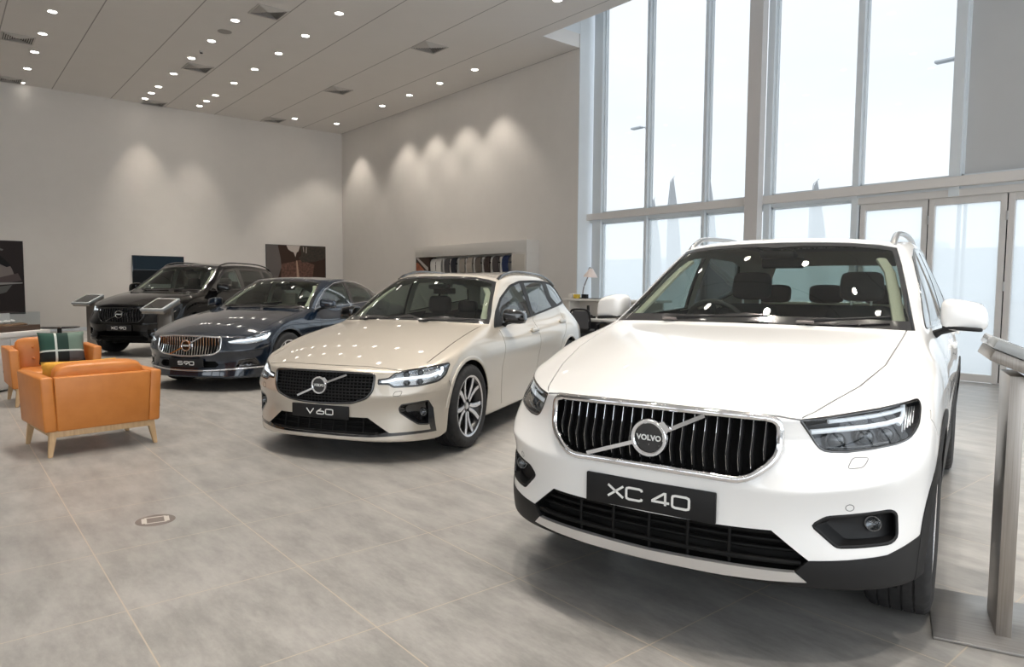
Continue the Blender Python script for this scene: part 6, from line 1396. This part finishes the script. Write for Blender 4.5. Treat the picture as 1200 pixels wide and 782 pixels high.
# ---- white counter with a glass case, far left
ang = math.atan2(.68, -.73)
ct = empty('display_counter', (-11.19, 1.18, 0), ang, 'low white display counter at the left edge behind the armchairs', 'counter')
bm = bmesh.new(); box(bm, (-.95, .32, .70), (1.9, .66, .06), .004); obj('worktop', bm, WHITEL, ct, 40)
bm = bmesh.new(); box(bm, (-.95, .33, .345), (1.82, .58, .65), .004); bd = obj('cabinet_body', bm, WHITEL, ct, 40)
for q in range(3): bm = bmesh.new(); box(bm, (-.35 - .6 * q, .034, .345), (.58, .018, .60), .003); obj('drawer_front', bm, WHITEL, bd, 40)
gc = empty('display_case', (-11.19, 1.18, .73), ang, 'glass display case with brown base on the white counter', 'display case')
bm = bmesh.new(); box(bm, (-.70, .33, .035), (1.28, .50, .07), .004); obj('base', bm, noise_mat('walnut_base', (.045, .024, .014), (.075, .04, .024), 6, .5, stretch=(1, 8, 8)), gc, 40)
bm = bmesh.new(); box(bm, (-.70, .33, .155), (1.28, .50, .17)); bmesh.ops.delete(bm, geom=[f for f in bm.faces if f.normal.z < -.5], context='FACES'); obj('glass_cover', bm, glass_mat('case_glass', (.90, .94, .96), 1.0), gc)
bm = bmesh.new(); box(bm, (-.60, .55, .14), (1.0, .008, .13)); obj('back_print', bm, mat('pale_blue_print', (.24, .29, .36), .5), gc)
bm = bmesh.new(); box(bm, (-.17, .50, .15), (.20, .006, .14)); obj('info_card', bm, WHITEL, gc)
bm = bmesh.new(); bmesh.ops.create_grid(bm, x_segments=24, y_segments=10, size=1, matrix=Matrix.Translation((-.72, .33, .085)) @ Matrix.Diagonal((.50, .20, 1, 1)))
for v in bm.verts: v.co.z += .018 * math.sin(v.co.x * 9) * math.cos(v.co.y * 14)
o = obj('driftwood_bed', bm, noise_mat('bark', (.09, .045, .02), (.16, .085, .04), 25, .9, .4), gc, 180); md = o.modifiers.new('t', 'SOLIDIFY'); md.thickness = .02
for k, (x, y, sx, lab) in enumerate(((-.30, .28, .045, 'rightmost and largest of the pale pebbles in the glass case'), (-.47, .22, .055, 'long pale pebble second from the right in the glass case'), (-.60, .20, .04, 'pale pebble third from the right in the glass case'), (-.74, .22, .05, 'leftmost pale pebble in the glass case'))):
    bm = bmesh.new(); bmesh.ops.create_icosphere(bm, subdivisions=3, radius=1, matrix=Matrix.Diagonal((sx, .03, .024, 1))); o = obj('pebble', bm, noise_mat('pale_stone', (.55, .52, .48), (.62, .59, .55), 20, .7), None, 180)
    o.matrix_world = Matrix.Translation((-11.19, 1.18, .73)) @ Matrix.Rotation(ang, 4, 'Z') @ Matrix.Translation((x, y, .118)); tag(o, lab, 'stone', 'pale pebbles in the glass case')
rt = empty('side_table', (-12.25, 1.415, 0), 0, 'small black round table behind the end of the white counter', 'table')
bm = bmesh.new(); lathe(bm, [(0, .685), (.25, .685), (.262, .695), (.262, .705), (.25, .712), (0, .712)], 40); obj('table_top', bm, GLOSS, rt, 40)
bm = bmesh.new(); lathe(bm, [(0, .688), (.03, .688), (.03, .03), (.18, .018), (.18, 0), (0, 0)], 24); obj('pedestal', bm, BLACK, rt, 40)

# ---- paint sample wall on the right wall
cu_ = empty('sample_wall_unit', (-15.1, YR, 0), 0, 'white wall unit holding the car paint samples behind the estate car', 'display unit')
def cb(name, lo, hi, m, bev=.004):
    bm = bmesh.new(); box(bm, [(a + b) / 2 for a, b in zip(lo, hi)], [b - a for a, b in zip(lo, hi)], bev); o = obj(name, bm, m, cu_, 40); o.location = (15.1, -YR, 0); return o
yb, yf = YR - .002, 10.87
cb('header_panel', (-17.60, yf, 2.16), (-12.60, yb, 2.46), WHITED); cb('lower_body', (-17.60, yf, 0), (-12.60, yb, 1.69), WHITED); cb('niche_back', (-16.88, yb - .12, 1.68), (-13.16, yb, 2.17), WHITED)
cb('side_panel', (-12.64, yf, 1.68), (-12.60, yb, 2.17), WHITED); cb('end_panel', (-13.18, yf + .012, 1.68), (-12.63, yb, 2.17), WHITED); cb('side_panel', (-17.60, yf, 1.68), (-17.56, yb, 2.17), WHITED)
cb('inset_panel', (-13.13, yf + .004, 1.71), (-12.68, yf + .014, 2.12), mat('warm_grey_panel', (.56, .52, .46), .6))
ip = cb('image_panel', (-17.56, yf + .01, 1.68), (-16.88, yb, 2.17), Q('forest', (.050, .030, .022)), .002)
bm = bmesh.new(); M3 = Matrix(((1, 0, 0, 0), (0, 0, 1, 0), (0, 1, 0, 0), (0, 0, 0, 1)))
prism(bm, [(-17.55, 1.69), (-17.12, 1.69), (-17.12, 1.80), (-17.45, 2.0), (-17.55, 2.02)], yf + .006, yf + .0095, M3); o = obj('print_shape', bm, noise_mat('print_rust', (.22, .055, .02), (.36, .11, .05), 10, .6), ip)
bm = bmesh.new(); prism(bm, [(-17.54, 2.14), (-17.44, 2.15), (-16.90, 1.86), (-16.90, 1.74)], yf + .003, yf + .0059, M3); obj('print_shape', bm, mat('print_road_grey', (.42, .38, .35), .6), ip)
SC_ = [(-16.70, (.66, .64, .60), 'white paint sample, leftmost in the row'), (-16.41, (.68, .66, .62), 'white paint sample, second from the left in the row'), (-16.0, (.085, .08, .08), 'mid grey paint sample right of the two white ones'), (-15.69, (.014, .015, .022), 'blue-black paint sample, fourth in the row'), (-15.29, (.34, .30, .25), 'greenish beige paint sample, left of the two beiges'), (-14.95, (.40, .345, .29), 'warm beige paint sample, right of the two beiges'),
       (-14.58, (.135, .11, .09), 'bronze grey paint sample, seventh in the row'), (-14.20, (.035, .020, .016), 'dark brown paint sample, third from the right'), (-13.84, (.062, .052, .05), 'charcoal paint sample next to the blue one'), (-13.46, (.008, .022, .085), 'blue paint sample, rightmost in the row')]
for x, c, lab in SC_:
    w_ = .115; prof = [(.02, 1.715), (.0, 1.80), (-.008, 1.92), (.004, 2.02), (.04, 2.085), (.10, 2.115)]; bm = bmesh.new(); A = []; Bv = []
    for s, L in ((-w_, A), (w_, Bv)):
        for d, z in prof: L.append((bm.verts.new((x + s, yf + .03 + d, z)), bm.verts.new((x + s, yf + .045 + d, z - .012))))
    for i in range(len(prof) - 1):
        bm.faces.new((A[i][0], Bv[i][0], Bv[i + 1][0], A[i + 1][0])); bm.faces.new((A[i][1], A[i + 1][1], Bv[i + 1][1], Bv[i][1])); bm.faces.new((A[i][0], A[i + 1][0], A[i + 1][1], A[i][1])); bm.faces.new((Bv[i][0], Bv[i][1], Bv[i + 1][1], Bv[i + 1][0]))
    bm.faces.new((A[0][0], A[0][1], Bv[0][1], Bv[0][0])); bm.faces.new((A[-1][0], Bv[-1][0], Bv[-1][1], A[-1][1]))
    box(bm, (x, yf + .15, 1.95), (.03, .24, .03))
    o = obj('paint_sample', bm, paint('sample_%d' % int(-x * 100), c, 0, .75, coat=0), None, 40); tag(o, lab, 'paint sample', 'curved paint samples in the wall unit')
for i in range(len(SC_) - 1):
    xm = (SC_[i][0] + SC_[i + 1][0]) / 2; cb('divider', (xm - .02, yf + .05, 1.69), (xm + .02, yb - .1, 2.08), WHITED)

# ---- reception desk by the glazing
dk = empty('reception_desk', (-10.3, 10.7, 0), 0, 'white two-level reception desk by the glazing behind the white SUV', 'desk')
def db(name, lo, hi, m, bev=.004):
    bm = bmesh.new(); box(bm, [(a + b) / 2 for a, b in zip(lo, hi)], [b - a for a, b in zip(lo, hi)], bev); o = obj(name, bm, m, dk, 40); o.location = (10.3, -10.7, 0); return o
db('counter_top', (-11.22, 10.72, 1.045), (-8.6, 11.22, 1.092), WHITEL); db('back_panel', (-11.1, 11.05, 0), (-8.7, 11.10, 1.05), WHITED); db('end_panel', (-11.06, 10.74, 0), (-11.0, 11.05, 1.05), WHITED)
db('desk_top', (-10.9, 10.05, .665), (-8.6, 10.95, .705), WHITEL); db('desk_leg', (-10.86, 10.10, 0), (-10.80, 10.9, .67), mat('dark_grey_metal', (.06, .06, .065), .5)); db('desk_leg', (-8.72, 10.10, 0), (-8.66, 10.9, .67), MATS['dark_grey_metal']); db('drawer_pedestal', (-10.5, 10.15, .06), (-10.05, 10.7, .62), MATS['dark_grey_metal'])
lp = empty('desk_lamp', (-10.80, 10.95, 1.092), 0, 'blush desk lamp with cone shade on the reception counter', 'lamp')
BLUSH = mat('blush_enamel', (.70, .60, .56), .45)
bm = bmesh.new(); lathe(bm, [(0, .02), (.07, .02), (.075, .012), (.075, 0), (0, 0)], 28); obj('lamp_base', bm, BLACK, lp, 40)
bm = bmesh.new(); tube(bm, spline([(0, 0, .02), (.02, 0, .22), (.12, 0, .42), (.155, 0, .49)], 6), .014, 8); obj('arm', bm, mat('lamp_arm_grey', (.34, .30, .29), .4, .5), lp, 60)
sh = Matrix.Translation((.225, 0, .47)) @ Matrix.Rotation(.10, 4, 'Y')
bm = bmesh.new(); lathe(bm, [(.155, 0), (.15, .012), (.045, .17), (.03, .18), (.0, .18)], 32); bmesh.ops.transform(bm, matrix=sh, verts=bm.verts); lsh = obj('lamp_shade', bm, BLUSH, lp, 50)
bm = bmesh.new(); tube(bm, spline([(.17, 0, .53), (.165, 0, .63), (.20, 0, .675), (.245, 0, .655)], 6), .009, 8); obj('shade_hook', bm, MATS['lamp_arm_grey'], lsh, 60)
def small(name, lab, cat, c, s, m, bev=.006):
    bm = bmesh.new(); box(bm, (0, 0, s[2] / 2), s, bev); o = obj(name, bm, m, None, 40); o.location = c; return tag(o, lab, cat)
small('pen_pot', 'small black box on the counter beside the lamp base', 'box', (-10.645, 10.86, 1.093), (.13, .09, .095), BLACK)
small('note_block', 'yellow note block at the left end of the reception counter', 'note block', (-10.96, 10.93, 1.093), (.11, .10, .09), mat('yellow_paper', (.72, .50, .06), .8), .004)
small('tablet', 'flat dark tablet lying on the reception counter right of the lamp', 'tablet', (-10.36, 10.90, 1.093), (.30, .20, .014), BLACK, .004)
small('leaflet_holder', 'clear white leaflet box at the end of the reception counter', 'box', (-11.1, 10.92, 1.093), (.14, .12, .11), WHITED)
ph = empty('desk_phone', (-10.18, 10.50, .706), .2, 'black phone handset upright on the lower desk', 'phone'); bm = bmesh.new(); box(bm, (0, 0, .03), (.14, .12, .06), .012); obj('cradle', bm, BLACK, ph, 40); bm = bmesh.new(); box(bm, (-.01, 0, .15), (.055, .05, .22), .016); obj('handset', bm, BLACK, ph, 40)
small('stapler', 'small black stapler on the lower desk right of the phone', 'stapler', (-9.98, 10.42, .706), (.14, .05, .045), BLACK, .012)
oc = empty('office_chair', (-9.45, 9.75, 0), math.radians(95), 'black office chair with open curved back behind the white SUV mirror', 'chair')
bm = bmesh.new(); lathe(bm, [(0, .10), (.03, .10), (.03, .42), (.06, .44), (0, .45)], 16); 
for q in range(5): a = 2 * PI * q / 5; tube(bm, [(0, 0, .10), (.29 * math.cos(a), .29 * math.sin(a), .07)], [.025, .016], 8)
obj('star_base', bm, BLACK, oc, 40)
for q in range(5): a = 2 * PI * q / 5; bm = bmesh.new(); bmesh.ops.create_uvsphere(bm, u_segments=12, v_segments=8, radius=.032, matrix=Matrix.Translation((.29 * math.cos(a), .29 * math.sin(a), .032))); obj('caster', bm, BLACK, oc, 180)
soft_box('seat', (0, 0, .49), (.48, .48, .09), BLACK, oc, 1)
bm = bmesh.new(); tube(bm, spline([(-.22, -.20, .56), (-.26, -.235, .80), (-.27, -.19, .90), (-.275, 0, .92), (-.27, .19, .90), (-.26, .235, .80), (-.22, .20, .56), (-.20, 0, .53)], 6, True), .02, 8, closed=True); obj('back_frame', bm, BLACK, oc, 60)
bm = bmesh.new(); prism(bm, [(-.21, .57), (.21, .57), (.22, .78), (.17, .89), (-.17, .89), (-.22, .78)], -.27, -.262, Matrix(((0, 0, 1, 0), (1, 0, 0, 0), (0, 1, 0, 0), (0, 0, 0, 1)))); obj('back_mesh', bm, mat('mesh_grey', (.10, .10, .105), .8), oc)
for s in (1, -1): bm = bmesh.new(); tube(bm, spline([(-.10, s * .25, .47), (-.12, s * .30, .62), (0, s * .31, .67), (.16, s * .30, .66)], 5), .02, 8); obj('armrest', bm, BLACK, oc, 60)
# ---- round socket lid in the floor
fs = empty('floor_socket', (-4.32, .93, 0), 0, 'round grey socket lid let into the floor tiles in the foreground', 'floor socket')
GREYL = mat('floor_lid_grey', (.20, .17, .155), .45, .3)
bm = bmesh.new(); lathe(bm, [(0, .0025), (.098, .0025), (.104, .001), (.104, 0)], 48); obj('lid', bm, GREYL, fs, 40)
LIDL = mat('floor_lid_inlay', (.50, .46, .42), .5)
rz_ = math.radians(10)
for s in (1, -1):
    bm = bmesh.new(); box(bm, (s * .058, 0, .003), (.026, .09, .0012), rz=0); o = obj('finger_slot', bm, LIDL, fs); o.rotation_euler = (0, 0, math.radians(80))
    bm = bmesh.new(); box(bm, (0, s * .052, .003), (.11, .010, .0012)); o = obj('lid_seam', bm, LIDL, fs); o.rotation_euler = (0, 0, math.radians(80))
# ================================================================== light
w = bpy.data.worlds.new('overcast_sky'); SC.world = w; w.use_nodes = True; n, l = nodes(w); bg = n['Background']
tc = n.new('ShaderNodeTexCoord'); sp = n.new('ShaderNodeSeparateXYZ'); l.new(tc.outputs['Generated'], sp.inputs[0])
mp = n.new('ShaderNodeMapping'); mp.inputs['Scale'].default_value = (1, 1, 3); l.new(tc.outputs['Generated'], mp.inputs[0]); nz = n.new('ShaderNodeTexNoise'); nz.inputs['Scale'].default_value = 2.2; nz.inputs['Detail'].default_value = 5; l.new(mp.outputs[0], nz.inputs['Vector'])
cr = n.new('ShaderNodeValToRGB'); cr.color_ramp.elements[0].color = (.80, .87, .94, 1); cr.color_ramp.elements[1].color = (.93, .97, 1, 1); cr.color_ramp.elements[0].position = .3; cr.color_ramp.elements[1].position = .7
l.new(nz.outputs['Fac'], cr.inputs['Fac']); l.new(cr.outputs[0], bg.inputs['Color']); bg.inputs['Strength'].default_value = SKY
sl = bpy.data.lights.new('downlight_beam', 'SPOT'); sl.energy = SPOT_W; sl.color = (1, .915, .81); sl.spot_size = math.radians(88); sl.spot_blend = .55; sl.shadow_soft_size = .06
sn = sl.copy(); sn.spot_size = math.radians(62); sn.spot_blend = 1.0; sn.energy = SPOT_N
sb = sn.copy(); sb.energy = SPOT_N * .5
for x, y in SPOTS:
    o = bpy.data.objects.new('downlight_beam', sl if y > 10 else (sb if x < -21.2 else sn)); COL.objects.link(o); o.location = (x, y, H - .03)
def portal(loc, rot, sx, sy):
    a = bpy.data.lights.new('daylight_portal', 'AREA'); a.shape = 'RECTANGLE'; a.size = sx; a.size_y = sy; a.cycles.is_portal = True
    o = bpy.data.objects.new('daylight_portal', a); COL.objects.link(o); o.location = loc; o.rotation_euler = rot
portal(((XJ + XE) / 2, YG + .12, HT / 2), (-PI / 2, 0, 0), XE - XJ, HT)
portal((XE + .25, (YF + YG) / 2, 3.4), (0, PI / 2, 0), 6.2, YG - YF)
portal((0.5, YF - .25, 3.4), (PI / 2, 0, 0), 17, 5)
SC.view_settings.view_transform = 'Standard'; SC.view_settings.look = 'None'; SC.view_settings.gamma = 1; SC.view_settings.exposure = EXPO; SC.view_settings.use_curve_mapping = False
SC.cycles.use_denoising = True; SC.cycles.max_bounces = 8; SC.cycles.diffuse_bounces = 4; SC.cycles.transparent_max_bounces = 16; SC.cycles.sample_clamp_indirect = 6; SC.cycles.caustics_reflective = False; SC.cycles.caustics_refractive = False
